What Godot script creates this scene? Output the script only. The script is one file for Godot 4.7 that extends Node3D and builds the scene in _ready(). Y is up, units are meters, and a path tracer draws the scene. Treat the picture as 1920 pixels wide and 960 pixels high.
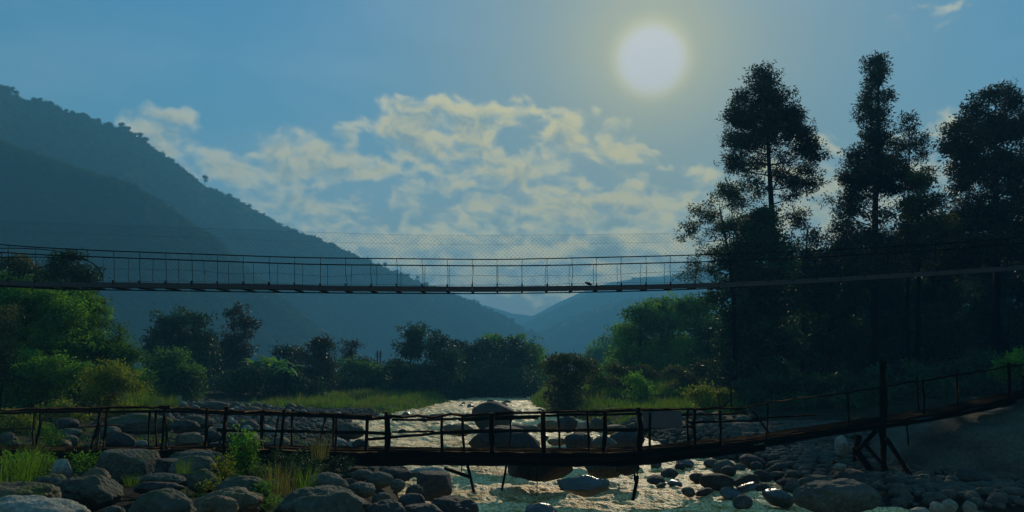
extends Node3D
# River valley with a hanging footbridge, a pole footbridge and boulders. Measured in pixels of a 1920 x 960 view, turned into metres by P().

const F := 1479.0
const EYE := 3.0
const TILT := 0.14767
const EXPOSURE := 1.0
const SUN_AZ := 0.1836
const SUN_EL := 0.386

var rng := RandomNumberGenerator.new()
var fn := FastNoiseLite.new()
var M := {}
var sprays := {}
var names := {}


class MB:
	var v := PackedVector3Array()
	var n := PackedVector3Array()
	var c := PackedColorArray()
	var i := PackedInt32Array()

	func mesh(m: Material) -> ArrayMesh:
		var a := []
		a.resize(Mesh.ARRAY_MAX)
		a[Mesh.ARRAY_VERTEX] = v
		if n.size() == v.size():
			a[Mesh.ARRAY_NORMAL] = n
		if c.size() == v.size():
			a[Mesh.ARRAY_COLOR] = c
		if i.size():
			a[Mesh.ARRAY_INDEX] = i
		var out := ArrayMesh.new()
		out.add_surface_from_arrays(Mesh.PRIMITIVE_TRIANGLES, a)
		out.surface_set_material(0, m)
		return out

	func smooth() -> void:
		n.resize(v.size())
		n.fill(Vector3.ZERO)
		for k in range(0, i.size(), 3):
			var f := (v[i[k + 2]] - v[i[k]]).cross(v[i[k + 1]] - v[i[k]])
			n[i[k]] += f
			n[i[k + 1]] += f
			n[i[k + 2]] += f
		for k in n.size():
			n[k] = n[k].normalized()

	func tube(pts: Array, radii: Array, sides := 6) -> void:
		var from := v.size()
		for k in pts.size():
			var p: Vector3 = pts[k]
			var a: Vector3 = pts[maxi(k - 1, 0)]
			var b: Vector3 = pts[mini(k + 1, pts.size() - 1)]
			var t := (b - a).normalized()
			var u := t.cross(Vector3.UP if absf(t.y) < 0.9 else Vector3.RIGHT).normalized()
			var w := u.cross(t)
			var r: float = radii[mini(k, radii.size() - 1)]
			for s in sides:
				var ang := TAU * s / sides
				var o := u * cos(ang) + w * sin(ang)
				v.append(p + o * r)
				n.append(o)
		for k in pts.size() - 1:
			for s in sides:
				var q := from + k * sides
				var e := (s + 1) % sides
				i.append_array([q + s, q + sides + s, q + e, q + e, q + sides + s, q + sides + e])
		for end in [0, pts.size() - 1]:
			var mid := v.size()
			v.append(pts[end])
			n.append((pts[0] - pts[1]).normalized() if end == 0 else (pts[end] - pts[end - 1]).normalized())
			for s in sides:
				var q: int = from + end * sides
				i.append_array([mid, q + s, q + (s + 1) % sides] if end == 0 else [mid, q + (s + 1) % sides, q + s])

	func box(t: Transform3D, size: Vector3) -> void:
		var h := size / 2
		for f in [[Vector3.RIGHT, Vector3.UP, Vector3.BACK], [Vector3.UP, Vector3.BACK, Vector3.RIGHT], [Vector3.BACK, Vector3.RIGHT, Vector3.UP]]:
			for s in [1.0, -1.0]:
				var at := v.size()
				for q in [[-1, -1], [1, -1], [1, 1], [-1, 1]]:
					v.append(t * ((f[0] * s + f[1] * q[0] + f[2] * q[1]) * h))
					n.append((t.basis * (f[0] * s)).normalized())
				i.append_array([at, at + 2, at + 1, at, at + 3, at + 2] if s > 0 else [at, at + 1, at + 2, at, at + 2, at + 3])


# ---------- helpers ----------

func P(px: float, py: float, d: float) -> Vector3:
	var u := (px - 960.0) / F
	var w := (480.0 - py) / F
	var k := d / (cos(TILT) - w * sin(TILT))
	return Vector3(u * k, EYE + (w * cos(TILT) + sin(TILT)) * k, -d)


func tab(t: Array, x: float) -> float:
	if x <= t[0][0]:
		return t[0][1]
	for k in range(1, t.size()):
		if x <= t[k][0]:
			return lerpf(t[k - 1][1], t[k][1], (x - t[k - 1][0]) / (t[k][0] - t[k - 1][0]))
	return t[-1][1]


func rr(a: float, b: float) -> float:
	return rng.randf_range(a, b)


func nz(x: float, y: float, z: float, f: float) -> float:
	return fn.get_noise_3d(x * f, y * f, z * f)


func numbered(called: String) -> String:
	var k: int = names.get(called, 0)
	names[called] = k + 1
	return called if k == 0 else "%s_%03d" % [called, k]


func thing(called: String, label: String, category: String, at := Vector3.ZERO, group := "") -> Node3D:
	var o := Node3D.new()
	o.name = numbered(called)
	add_child(o, true)
	o.position = at
	tag(o, label, category, group)
	return o


func tag(o: Node3D, label: String, category: String, group := "") -> void:
	o.set_meta("label", label)
	o.set_meta("category", category)
	if group:
		o.set_meta("group", group)


func obj(called: String, mesh: Mesh, parent: Node = self, at := Vector3.ZERO) -> MeshInstance3D:
	var o := MeshInstance3D.new()
	o.name = numbered(called) if parent == self else called
	o.mesh = mesh
	o.position = at
	parent.add_child(o, true)
	return o


func struct(called: String, mesh: Mesh) -> MeshInstance3D:
	var o := obj(called, mesh)
	o.set_meta("kind", "structure")
	return o


func noise_tex(freq: float, ramp: Array, size := 512, seed_ := 1, octaves := 5, kind := FastNoiseLite.TYPE_SIMPLEX_SMOOTH) -> NoiseTexture2D:
	var f := FastNoiseLite.new()
	f.noise_type = kind
	f.seed = seed_
	f.frequency = freq
	f.fractal_octaves = octaves
	var t := NoiseTexture2D.new()
	t.width = size
	t.height = size
	t.seamless = true
	t.noise = f
	if ramp.size():
		var g := Gradient.new()
		var off := PackedFloat32Array()
		var col := PackedColorArray()
		for r in ramp:
			off.append(r[0])
			col.append(Color(r[1], r[2], r[3]).linear_to_srgb())
		g.offsets = off
		g.colors = col
		t.color_ramp = g
	return t


func lin(r: float, g: float, b: float) -> Color:
	return Color(r, g, b).linear_to_srgb()


func surface(color: Color, rough: float, tex: Texture2D = null, scale := 1.0, height: Texture2D = null, relief := 0.0) -> StandardMaterial3D:
	var m := StandardMaterial3D.new()
	m.albedo_color = color
	m.roughness = rough
	m.vertex_color_use_as_albedo = true
	if tex or height:
		m.uv1_triplanar = true
		m.uv1_world_triplanar = true
		m.uv1_scale = Vector3.ONE * scale
	if tex:
		m.albedo_texture = tex
	if height:
		m.heightmap_enabled = true
		m.heightmap_texture = height
		m.heightmap_scale = relief
	return m


func leaf_mat(r: float, g: float, b: float, through := 0.9) -> StandardMaterial3D:
	var m := StandardMaterial3D.new()
	m.albedo_color = lin(r, g, b)
	m.roughness = 0.6
	m.metallic_specular = 0.22
	m.vertex_color_use_as_albedo = true
	m.backlight_enabled = true
	m.backlight = lin(through, through, through * 0.45)
	m.cull_mode = BaseMaterial3D.CULL_DISABLED
	return m


# ---------- sky ----------

var cloud_blobs := [
	[305, 262, 58, 40, 1.0], [340, 290, 34, 30, 0.8], [455, 305, 60, 36, 1.0], [540, 295, 70, 42, 1.0], [620, 300, 80, 42, 1.0], [690, 312, 60, 26, 0.9], [760, 302, 60, 20, 0.9],
	[775, 245, 75, 44, 1.1], [880, 235, 75, 40, 1.1], [820, 282, 100, 34, 1.1], [890, 310, 60, 30, 0.9], [890, 345, 50, 14, 0.8], [985, 325, 60, 35, 0.9], [1050, 350, 60, 26, 0.8],
	[975, 212, 40, 14, 0.6], [985, 188, 34, 9, 0.35], [1055, 262, 55, 45, 1.0], [1100, 282, 34, 22, 0.8], [1155, 268, 36, 30, 0.9], [1185, 240, 16, 9, 0.7], [1235, 317, 26, 8, 0.6],
	[1190, 334, 22, 10, 0.7], [950, 385, 70, 20, 1.0], [1080, 385, 110, 30, 1.0], [1220, 375, 110, 34, 1.0], [1340, 362, 90, 30, 0.9], [1250, 400, 60, 26, 0.7], [500, 392, 70, 28, 0.8],
	[560, 410, 90, 34, 0.9], [640, 445, 70, 28, 1.0], [750, 445, 90, 26, 1.0], [815, 440, 40, 22, 0.8], [900, 475, 90, 40, 1.0], [1000, 462, 90, 30, 1.0], [1100, 430, 150, 30, 0.9],
	[1240, 440, 140, 36, 0.9], [1540, 370, 90, 60, 1.0], [1540, 280, 40, 24, 0.7], [1600, 430, 120, 50, 1.0], [1700, 250, 40, 18, 0.4], [1770, 260, 40, 30, 0.6], [1750, 330, 60, 30, 0.7],
	[1720, 35, 60, 14, 0.25], [700, 350, 200, 26, 0.45], [960, 420, 260, 40, 0.7], [1200, 330, 120, 30, 0.4], [680, 500, 160, 40, 0.8], [1000, 520, 240, 34, 0.9], [1460, 330, 60, 50, 0.7], [850, 345, 40, 8, 0.5], [690, 395, 120, 16, 0.35], [1400, 440, 90, 40, 0.8]]
var cloud_n := FastNoiseLite.new()
var cloud_ae := []


func sky_at(az: float, el: float) -> Color:
	# az to the right of the view, el upwards, both in radians
	var deg := rad_to_deg(el)
	var c := Color(0.42, 0.54, 0.52).lerp(Color(0.13, 0.36, 0.54), smoothstep(3.0, 16.0, deg)).lerp(Color(0.045, 0.21, 0.45), smoothstep(12.0, 34.0, deg))
	var dir := Vector3(sin(az) * cos(el), sin(el), -cos(az) * cos(el))
	var sun := Vector3(sin(SUN_AZ) * cos(SUN_EL), sin(SUN_EL), -cos(SUN_AZ) * cos(SUN_EL))
	var off := rad_to_deg(acos(clampf(dir.dot(sun), -1, 1)))
	c = c * (1.0 - 0.28 * smoothstep(16.0, 60.0, off))
	c = c.lerp(Color(0.38, 0.40, 0.32), 0.82 * exp(-off * off / 270.0))
	c = c.lerp(Color(0.46, 0.47, 0.30), 0.72 * exp(-off * off / 900.0) * smoothstep(19.0, 6.0, deg))
	c = c + Color(0.07, 0.055, 0.0) * exp(-off * off / 160.0)
	# thin streaks of high cloud
	var thin := clampf(cloud_n.get_noise_2d(rad_to_deg(az) * 2.2 + deg * 1.2, deg * 7.0 - 40.0) * 1.1 + 0.12, 0, 1)
	c = c.lerp(Color(0.30, 0.44, 0.56), 0.42 * thin * smoothstep(50.0, 6.0, deg))
	# the clouds
	var x := rad_to_deg(az)
	var wx := x + cloud_n.get_noise_2d(x * 9.0, deg * 9.0 + 300) * 1.5
	var wy := deg + cloud_n.get_noise_2d(x * 9.0 + 700, deg * 9.0) * 1.0
	var den := 0.0
	if absf(x) < 48.0 and deg < 40.0:
		for b in cloud_ae:
			var ex: float = (wx - b[0]) / b[2]
			var ey: float = (wy - b[1]) / b[3]
			var q := ex * ex + ey * ey
			if q < 3.0:
				den = maxf(den, b[4] * (1.0 - q * 0.42))
	else:
		den = clampf(cloud_n.get_noise_2d(x * 1.6, deg * 3.2 + 90) * 2.2 - 0.1, 0, 1) * smoothstep(22.0, 12.0, deg)
	if den > 0.0:
		var f1 := cloud_n.get_noise_2d(x * 8.0 + deg * 3.0 + 50, deg * 17.0)
		var f2 := cloud_n.get_noise_2d(wx * 24.0 + wy * 9.0, wy * 46.0)
		var f3 := cloud_n.get_noise_2d(wx * 90.0 + 40.0, wy * 120.0)
		var a := den + f1 * 0.75 + f2 * 0.42 + f3 * 0.16 - 0.10
		var cover := smoothstep(0.0, 0.95, a)
		var lift := cloud_n.get_noise_2d(x * 8.0 + (deg + 0.7) * 3.0 + 50, (deg + 0.7) * 17.0) - f1 + (f2 - cloud_n.get_noise_2d(wx * 30.0, (wy + 0.25) * 44.0)) * -0.6 + f3 * 0.3
		var near := exp(-off * off / 800.0)
		var low := smoothstep(13.0, 6.0, deg) * 0.7
		var lit := Color(0.54, 0.56, 0.45).lerp(Color(0.95, 0.78, 0.32), near) * (1.0 + low)
		var dim := Color(0.18, 0.31, 0.37).lerp(Color(0.38, 0.43, 0.36), near) * (1.0 + low)
		var cc := dim.lerp(lit, clampf(0.62 - lift * 0.9 - smoothstep(0.9, 1.6, a) * 0.5, 0, 1))
		cc = cc * (1.0 + 0.22 * smoothstep(0.1, 0.35, a) * smoothstep(0.95, 0.45, a))
		c = c.lerp(cc, cover * 0.92)
	# the sun itself, blown out
	c = c.lerp(Color(0.60, 0.57, 0.34), 0.7 * exp(-maxf(off - 1.8, 0.0) ** 2 / 14.0))
	c = c.lerp(Color(0.72, 0.68, 0.40), 0.9 * smoothstep(3.9, 2.1, off) ** 2)
	c = c.lerp(Color(0.75, 0.74, 0.70), smoothstep(2.75, 1.7, off))
	# the sky is seen through the valley's haze
	c = c * (1.26 + 0.42 * smoothstep(18.0, 4.0, deg))
	return Color(c.r / EXPOSURE, c.g / EXPOSURE, c.b / EXPOSURE)


func sky_texture() -> ImageTexture:
	cloud_n.noise_type = FastNoiseLite.TYPE_SIMPLEX_SMOOTH
	cloud_n.seed = 11
	cloud_n.frequency = 0.02
	cloud_n.fractal_octaves = 4
	for b in cloud_blobs:
		var d := P(b[0], b[1], 100.0) - Vector3(0, EYE, 0)
		var el := atan2(d.y, Vector2(d.x, d.z).length())
		cloud_ae.append([rad_to_deg(atan2(d.x, -d.z)), rad_to_deg(el), rad_to_deg(b[2] / F), rad_to_deg(b[3] / F), b[4]])
	var w := 512
	var data := PackedFloat32Array()
	for y in w / 2:
		var el := PI / 2 - PI * (y + 0.5) / (w / 2.0)
		for x in w:
			var az := TAU * (x + 0.5) / w
			if az > PI:
				az -= TAU
			var c := sky_at(az, maxf(el, 0.0))
			if el < 0.0:
				c = Color(0.10, 0.13, 0.13)
			data.append_array([c.r, c.g, c.b])
	var im := Image.create_from_data(w, w / 2, false, Image.FORMAT_RGBF, data.to_byte_array())
	var big := 4096
	im.resize(big, big / 2, Image.INTERPOLATE_BILINEAR)
	var wide := 980
	var top := 560
	var tall := 464
	data = PackedFloat32Array()
	for y in tall:
		var el := PI / 2 - PI * (y + top + 0.5) / (big / 2.0)
		for x in wide:
			var c := sky_at(TAU * (x - wide / 2 + 0.5) / big, maxf(el, 0.0))
			data.append_array([c.r, c.g, c.b])
	var fine := Image.create_from_data(wide, tall, false, Image.FORMAT_RGBF, data.to_byte_array())
	im.blit_rect(fine, Rect2i(wide / 2, 0, wide - wide / 2, tall), Vector2i(0, top))
	im.blit_rect(fine, Rect2i(0, 0, wide / 2, tall), Vector2i(big - wide / 2, top))
	return ImageTexture.create_from_image(im)


# ---------- ground and river ----------

const XL := [[10, -1.5], [14, -0.9], [17, -0.9], [20, -1.6], [26, -2.2], [34, -5.5], [44, -8.0], [52, -9.0], [63, -7.2], [81, -6.0], [97, -3.8], [112, 3.0], [135, 14.0], [180, 40.0]]
const XR := [[8, 12], [14, 12], [16.5, 10], [18, 7.4], [20, 5.8], [26, 6.5], [34, 5.2], [44, 4.2], [52, 3.2], [63, 1.6], [81, 0.9], [97, 1.9], [112, 9.0], [135, 20.0], [180, 46.0]]
const HL := [[6, 1.0], [12, 0.9], [20, 0.6], [30, 0.45], [50, 0.42], [64, 0.5], [90, 0.9], [130, 1.4], [400, 2.0]]
const HR := [[6, 0.2], [14, 0.1], [20, 0.25], [26, 0.45], [32, 0.75], [45, 0.75], [60, 1.0], [90, 1.5], [130, 1.8], [400, 2.0]]


func ground_h(x: float, d: float) -> float:
	var l := tab(XL, d)
	var r := tab(XR, d)
	var h := -0.55
	if d > 175.0:
		return 2.0 + nz(x, 0, d, 0.02) * 1.2
	if x < l:
		h = lerpf(-0.55, tab(HL, d), smoothstep(0.0, 2.6, l - x))
		h += smoothstep(6.0, 26.0, l - x) * 0.9
	elif x > r:
		h = lerpf(-0.55, tab(HR, d), smoothstep(0.0, 3.0, x - r))
		h += smoothstep(5.0, 22.0, x - r) * lerpf(0.1, 1.0, smoothstep(26.0, 42.0, d))
		h += smoothstep(0.0, 0.8, x - r - 4.0) * smoothstep(56.0, 58.0, d) * smoothstep(90, 80, d) * 0.5
	return h + (nz(x, 1, d, 0.6) * 0.12 + nz(x, 5, d, 2.4) * 0.06) * smoothstep(0.0, 1.0, maxf(l - x, x - r))


func grid_mesh(xs: PackedFloat32Array, ds: PackedFloat32Array, height: Callable, tint: Callable) -> MB:
	var b := MB.new()
	for d in ds:
		for x in xs:
			var h: float = height.call(x, d)
			b.v.append(Vector3(x, h, -d))
			b.c.append(tint.call(x, d, h))
	var w := xs.size()
	for r in ds.size() - 1:
		for k in w - 1:
			var q := r * w + k
			b.i.append_array([q, q + w, q + 1, q + 1, q + w, q + w + 1])
	b.smooth()
	return b


func steps(a: float, z: float, by: float) -> PackedFloat32Array:
	var out := PackedFloat32Array()
	var n := int(round((z - a) / by))
	for k in n + 1:
		out.append(a + (z - a) * k / n)
	return out


func ground_tint(x: float, d: float, _h: float) -> Color:
	var l := tab(XL, d)
	var r := tab(XR, d)
	var soil := Color(0.42, 0.36, 0.28)
	var green := Color(0.30, 0.42, 0.14)
	var k := 0.25 + 0.5 * nz(x, 9, d, 0.3)
	if x > r:
		k += smoothstep(34, 44, d) * 0.8
	else:
		k += smoothstep(54, 60, d) * 0.8 + smoothstep(12.0, 20.0, l - x) * 0.6 - smoothstep(24, 30, d) * smoothstep(60, 52, d) * 0.4
	return soil.lerp(green, clampf(k, 0, 1)) * (0.85 + 0.3 * nz(x, 3, d, 1.3))


func make_ground() -> void:
	var xs := PackedFloat32Array([-2600, -1400, -700, -350, -180, -110, -80, -65, -54, -47])
	xs.append_array(steps(-42, 42, 0.5))
	xs.append_array(PackedFloat32Array([47, 54, 65, 80, 110, 180, 350, 700, 1400, 2600]))
	var ds := PackedFloat32Array([-300, -100, -40, -15, -5, 0])
	ds.append_array(steps(3, 90, 0.5))
	ds.append_array(steps(92, 180, 2.0))
	ds.append_array(PackedFloat32Array([200, 240, 300, 400, 600, 900, 1400, 2000, 2750]))
	struct("ground", grid_mesh(xs, ds, ground_h, ground_tint).mesh(M.soil))


var water_rocks := []


func water_h(x: float, d: float) -> float:
	var rough := 1.0 + 0.7 * smoothstep(28, 45, d)
	var big := nz(x * 0.6, 0, d * 0.9, 0.7)
	var mid := nz(x * 0.8, 20, d * 1.25, 2.6)
	var fine := absf(nz(x, 40, d * 1.35, 7.0))
	return rough * (big * 0.15 + mid * 0.065 + (0.35 - fine) * 0.05)


func water_tint(x: float, d: float, h: float) -> Color:
	var foam := smoothstep(-0.14, 0.06, h * 0.8 + nz(x * 0.6, 60, d, 2.4) * 0.22 + nz(x * 1.5, 77, d * 2.2, 9.0) * 0.14 - 0.01)
	for r in water_rocks:
		var q: float = Vector2(x - r.x, d - r.y).length() / r.z
		if q < 1.9:
			foam = maxf(foam, (1.0 - smoothstep(1.1, 1.9, q)) * (0.5 + 0.9 * absf(nz(x, 5, d, 6.0))))
	return Color(0.46, 0.32, 0.11).lerp(Color(1.0, 0.95, 0.82), clampf(foam, 0, 1))


func make_water() -> void:
	var b := MB.new()
	for part in [[9.0, 31.0, 0.07, 0.07], [31.0, 66.0, 0.14, 0.14], [66.0, 150.0, 0.3, 0.4]]:
		var ds := steps(part[0], part[1], part[3])
		var n := 0
		for d in ds:
			n = maxi(n, int((tab(XR, d) - tab(XL, d) + 2.4) / part[2]))
		var from := b.v.size()
		for d in ds:
			var l := tab(XL, d) - 1.2
			var r := tab(XR, d) + 1.2
			for k in n + 1:
				var x := lerpf(l, r, float(k) / n)
				var h := water_h(x, d)
				b.v.append(Vector3(x, h, -d))
				b.c.append(water_tint(x, d, h))
		for q in ds.size() - 1:
			for k in n:
				var a := from + q * (n + 1) + k
				b.i.append_array([a, a + n + 1, a + 1, a + 1, a + n + 1, a + n + 2])
	b.smooth()
	struct("water", b.mesh(M.water))


# ---------- hills ----------

func make_hill(called: String, spine: Array, foot_d: Array, back: float, bump: float, mat: Material, nu := 170, nv := 46) -> MB:
	# spine: [px, py, depth] along the crest; foot_d: depth of the foot in front of it at both ends
	var b := MB.new()
	var tx := []
	var td := []
	for s in spine:
		tx.append([s[0], s[1]])
		td.append([s[0], s[2]])
	for k in nu + 1:
		var px := lerpf(spine[0][0], spine[-1][0], float(k) / nu)
		var d := tab(td, px)
		var top := P(px, tab(tx, px), d)
		top.y += nz(top.x, 3, 0, 0.03) * bump * 0.25
		var fd := lerpf(foot_d[0], foot_d[1], float(k) / nu)
		for j in nv + 9:
			var t := float(j) / nv
			var p: Vector3
			if t <= 1.0:
				p = hill_point(px, t, tx, td, fd, bump)
			else:
				var e := (t - 1.0) * nv / 8.0
				p = Vector3(top.x + 0.1 * e * back, lerpf(top.y, 1.0, e * e), -(d + e * back))
			b.v.append(p)
			var g := nz(p.x, p.y, p.z, 0.02) + 0.7 * nz(p.x, p.y * 2, p.z, 0.06)
			b.c.append(Color(0.50, 0.62, 0.42).lerp(Color(0.40, 0.54, 0.36), smoothstep(-0.25, 0.2, g)))
	var w := nv + 9
	for k in nu:
		for j in w - 1:
			var q := k * w + j
			b.i.append_array([q, q + 1, q + w, q + w, q + 1, q + w + 1])
	b.smooth()
	struct(called, b.mesh(mat))
	return b


# ---------- stones ----------

func ico(level: int) -> MB:
	var b := MB.new()
	var t := (1.0 + sqrt(5.0)) / 2.0
	for p in [Vector3(-1, t, 0), Vector3(1, t, 0), Vector3(-1, -t, 0), Vector3(1, -t, 0), Vector3(0, -1, t), Vector3(0, 1, t), Vector3(0, -1, -t), Vector3(0, 1, -t), Vector3(t, 0, -1), Vector3(t, 0, 1), Vector3(-t, 0, -1), Vector3(-t, 0, 1)]:
		b.v.append(p.normalized())
	b.i = PackedInt32Array([0, 5, 11, 0, 1, 5, 0, 7, 1, 0, 10, 7, 0, 11, 10, 1, 9, 5, 5, 4, 11, 11, 2, 10, 10, 6, 7, 7, 8, 1, 3, 4, 9, 3, 2, 4, 3, 6, 2, 3, 8, 6, 3, 9, 8, 4, 5, 9, 2, 11, 4, 6, 10, 2, 8, 7, 6, 9, 1, 8])
	for k in level:
		var seen := {}
		var out := PackedInt32Array()
		for f in range(0, b.i.size(), 3):
			var m := []
			for e in 3:
				var p := b.i[f + e]
				var q := b.i[f + (e + 1) % 3]
				var key := mini(p, q) * 100000 + maxi(p, q)
				if not seen.has(key):
					seen[key] = b.v.size()
					b.v.append((b.v[p] + b.v[q]).normalized())
				m.append(seen[key])
			out.append_array([b.i[f], m[0], m[2], m[0], b.i[f + 1], m[1], m[2], m[1], b.i[f + 2], m[0], m[1], m[2]])
		b.i = out
	return b


var ico_cache := {}


func rock_mesh(r: Vector3, style: String, level: int, seed_: int, mat: Material, moss := 0.0) -> ArrayMesh:
	# styles: dome (rounded), block (squared), slab, rough (broken faces)
	if not ico_cache.has(level):
		ico_cache[level] = ico(level)
	var src: MB = ico_cache[level]
	var b := MB.new()
	b.i = src.i
	var g := RandomNumberGenerator.new()
	g.seed = seed_ * 7919 + 13
	var off := Vector3(g.randf() * 90, g.randf() * 90, g.randf() * 90)
	var cuts := []
	var count: int = {"dome": 3, "block": 8, "slab": 6, "rough": 11}[style]
	for k in count:
		var n := Vector3(g.randfn(), g.randfn(), g.randfn()).normalized()
		if style == "block" and k < 5:
			n = [Vector3(0.08, 1, 0.05), Vector3(1, 0.12, 0.1), Vector3(-1, 0.1, 0.2), Vector3(0.1, 0.0, 1), Vector3(-0.15, 0.1, -1)][k].normalized()
		cuts.append([n, g.randf_range(0.62, 0.8) if style == "block" else g.randf_range(0.7, 0.9) if style == "rough" else g.randf_range(0.86, 0.97)])
	var amp: float = {"dome": 0.10, "block": 0.07, "slab": 0.10, "rough": 0.16}[style]
	for p in src.v:
		var s := 1.0 + nz(p.x + off.x, p.y + off.y, p.z + off.z, 0.9) * amp * 2.0 + nz(p.x + off.x, p.y + off.y, p.z, 2.6) * amp * 0.55
		var q: Vector3 = p * s
		for c in cuts:
			var over: float = q.dot(c[0]) - c[1]
			if over > 0:
				q -= c[0] * over * 0.86
		q += p * nz(p.x, p.y + off.y, p.z + off.z, 8.0) * amp * 0.10
		b.v.append(q)
	# back to the measured size in all three directions
	var box := AABB(b.v[0], Vector3.ZERO)
	for q in b.v:
		box = box.expand(q)
	for k in b.v.size():
		b.v[k] = (b.v[k] - box.get_center()) / (box.size * 0.5) * r
	b.smooth()
	for k in b.v.size():
		var m := clampf((b.n[k].y - 0.35) * 1.6, 0, 1) * moss * smoothstep(-0.25, 0.15, nz(b.v[k].x + off.x, b.v[k].y, b.v[k].z, 1.7))
		var tone := 0.85 + nz(b.v[k].x + off.x, b.v[k].y + off.z, b.v[k].z, 1.1) * 0.45
		b.c.append((Color(0.95, 0.93, 0.88) * tone).lerp(Color(0.55, 0.75, 0.16), m))
	return b.mesh(mat)


var boulder_seed := 0


func boulder(px: float, top: float, hw: float, bottom: float, d: float, style: String, mat: Material, label: String, moss := 0.0, turn := 0.0) -> MeshInstance3D:
	boulder_seed += 1
	var a := P(px, top, d)
	var z := P(px, bottom, d)
	var hh := (a.y - z.y) / 2
	var r := Vector3(hw / F * d, hh, hw / F * d * rr(0.75, 0.95))
	r.z = clampf(r.z, hh * 0.7, hh * 1.8)
	var o := obj("boulder", rock_mesh(r, style, 4 if hw > 40 else 3, boulder_seed, mat, moss), self, (a + z) / 2)
	o.rotation.y = turn
	tag(o, label, "boulder")
	return o


# ---------- foliage ----------

func make_sprays(kind: String, count: int, length: float, width: float, droop: float, kite: bool) -> void:
	# a spray is a handful of leaves within a ball of radius one; several of them are kept
	var list := []
	for k in 6:
		var v := PackedVector3Array()
		for l in count:
			var p := Vector3(rng.randfn(), rng.randfn() * 0.7, rng.randfn()) * 0.46
			var out := (p.normalized() + Vector3(rng.randfn(), rng.randfn() - droop, rng.randfn()) * 0.55).normalized()
			var side := out.cross(Vector3(rng.randfn(), rng.randfn() + 1.0, rng.randfn())).normalized()
			var ln := length * rr(0.7, 1.3)
			var wd := width * rr(0.7, 1.3)
			if kite:
				var up := side.cross(out) * wd * 0.3
				var mid := p + out * ln * 0.45
				v.append_array([p, mid + side * wd + up, p + out * ln, p, p + out * ln, mid - side * wd + up])
			else:
				v.append_array([p - side * wd * 0.6, p + out * ln, p + side * wd * 0.6])
		list.append(v)
	sprays[kind] = list


func leaf_mass(b: MB, kind: String, c: Vector3, r: Vector3, s: float, dens: float) -> void:
	var n := int(dens * PI * r.x * r.y / (s * s) * 4.6) + 3
	var list: Array = sprays[kind]
	var knots := []
	for k in maxi(3, int(PI * r.x * r.y / (s * s) * 1.0)):
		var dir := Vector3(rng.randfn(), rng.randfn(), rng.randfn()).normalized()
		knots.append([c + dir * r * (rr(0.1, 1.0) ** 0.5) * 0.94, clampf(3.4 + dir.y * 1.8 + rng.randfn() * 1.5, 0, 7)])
	for k in n:
		var q: Array = knots[k % knots.size()]
		var p: Vector3 = q[0] + Vector3(rng.randfn(), rng.randfn() * 0.6, rng.randfn()) * s * 0.62
		var size := s * rr(0.5, 1.05)
		var t := Transform3D(Basis.from_euler(Vector3(rr(-0.5, 0.5), rr(0, TAU), rr(-0.5, 0.5))).scaled(Vector3.ONE * size), p)
		var tv: PackedVector3Array = list[rng.randi() % list.size()]
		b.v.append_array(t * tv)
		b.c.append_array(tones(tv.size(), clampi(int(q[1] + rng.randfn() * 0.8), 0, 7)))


var tone_cache := {}


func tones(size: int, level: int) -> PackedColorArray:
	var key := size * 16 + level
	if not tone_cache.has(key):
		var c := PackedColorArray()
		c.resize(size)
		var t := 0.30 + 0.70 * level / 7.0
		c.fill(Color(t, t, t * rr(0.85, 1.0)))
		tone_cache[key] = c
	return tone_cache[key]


func tree(called: String, label: String, category: String, d: float, trunk: Array, blobs: Array, mat: Material, kind: String, s: float, group := "", limbs := true) -> Node3D:
	# trunk: [px, py, radius in metres] from the foot up; blobs of foliage: [px, py, half width, half height, density, depth shift]
	var foot := P(trunk[0][0], trunk[0][1], d)
	foot.y = ground_h(foot.x, d) - 0.1
	var o := thing(called, label, category, foot, group)
	var wood := MB.new()
	var pts := [Vector3.ZERO]
	var rad := [trunk[0][2]]
	for k in range(1, trunk.size()):
		pts.append(P(trunk[k][0], trunk[k][1], d) - foot + Vector3(0, 0, nz(trunk[k][1], 0, 0, 0.05) * 0.5))
		rad.append(trunk[k][2])
	wood.tube(pts, rad, 7)
	var crown := MB.new()
	for q in blobs:
		var dz: float = q[5] if q.size() > 5 else rr(-0.35, 0.35) * q[2] / F * d
		var c := P(q[0], q[1], d + dz) - foot
		var r := Vector3(q[2], q[3], (q[2] + q[3]) * 0.5) / F * d
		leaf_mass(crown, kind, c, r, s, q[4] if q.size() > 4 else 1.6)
		if limbs:
			var best: Vector3 = pts[0]
			for k in pts.size() - 1:
				for e in 5:
					var m: Vector3 = pts[k].lerp(pts[k + 1], e / 4.0)
					if m.y < c.y - 0.2 * r.y and (m - c).length() + (c.y - m.y) * 0.3 < (best - c).length() + absf(c.y - best.y) * 0.3:
						best = m
			var w: float = rad[0] * 0.16
			var mid := best.lerp(c, 0.55) + Vector3(0, -0.08 * (c - best).length(), 0)
			wood.tube([best, mid, c], [w, w * 0.7, w * 0.4], 5)
			for e in 4:
				var tip := c + Vector3(rng.randfn(), absf(rng.randfn()), rng.randfn()).normalized() * r * 0.85
				wood.tube([mid.lerp(c, rr(0, 1)), tip], [w * 0.4, w * 0.12], 4)
	obj("trunk", wood.mesh(M.bark), o)
	var cr := obj("crown", crown.mesh(mat), o)
	cr.set_meta("kind", "stuff")
	return o


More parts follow.
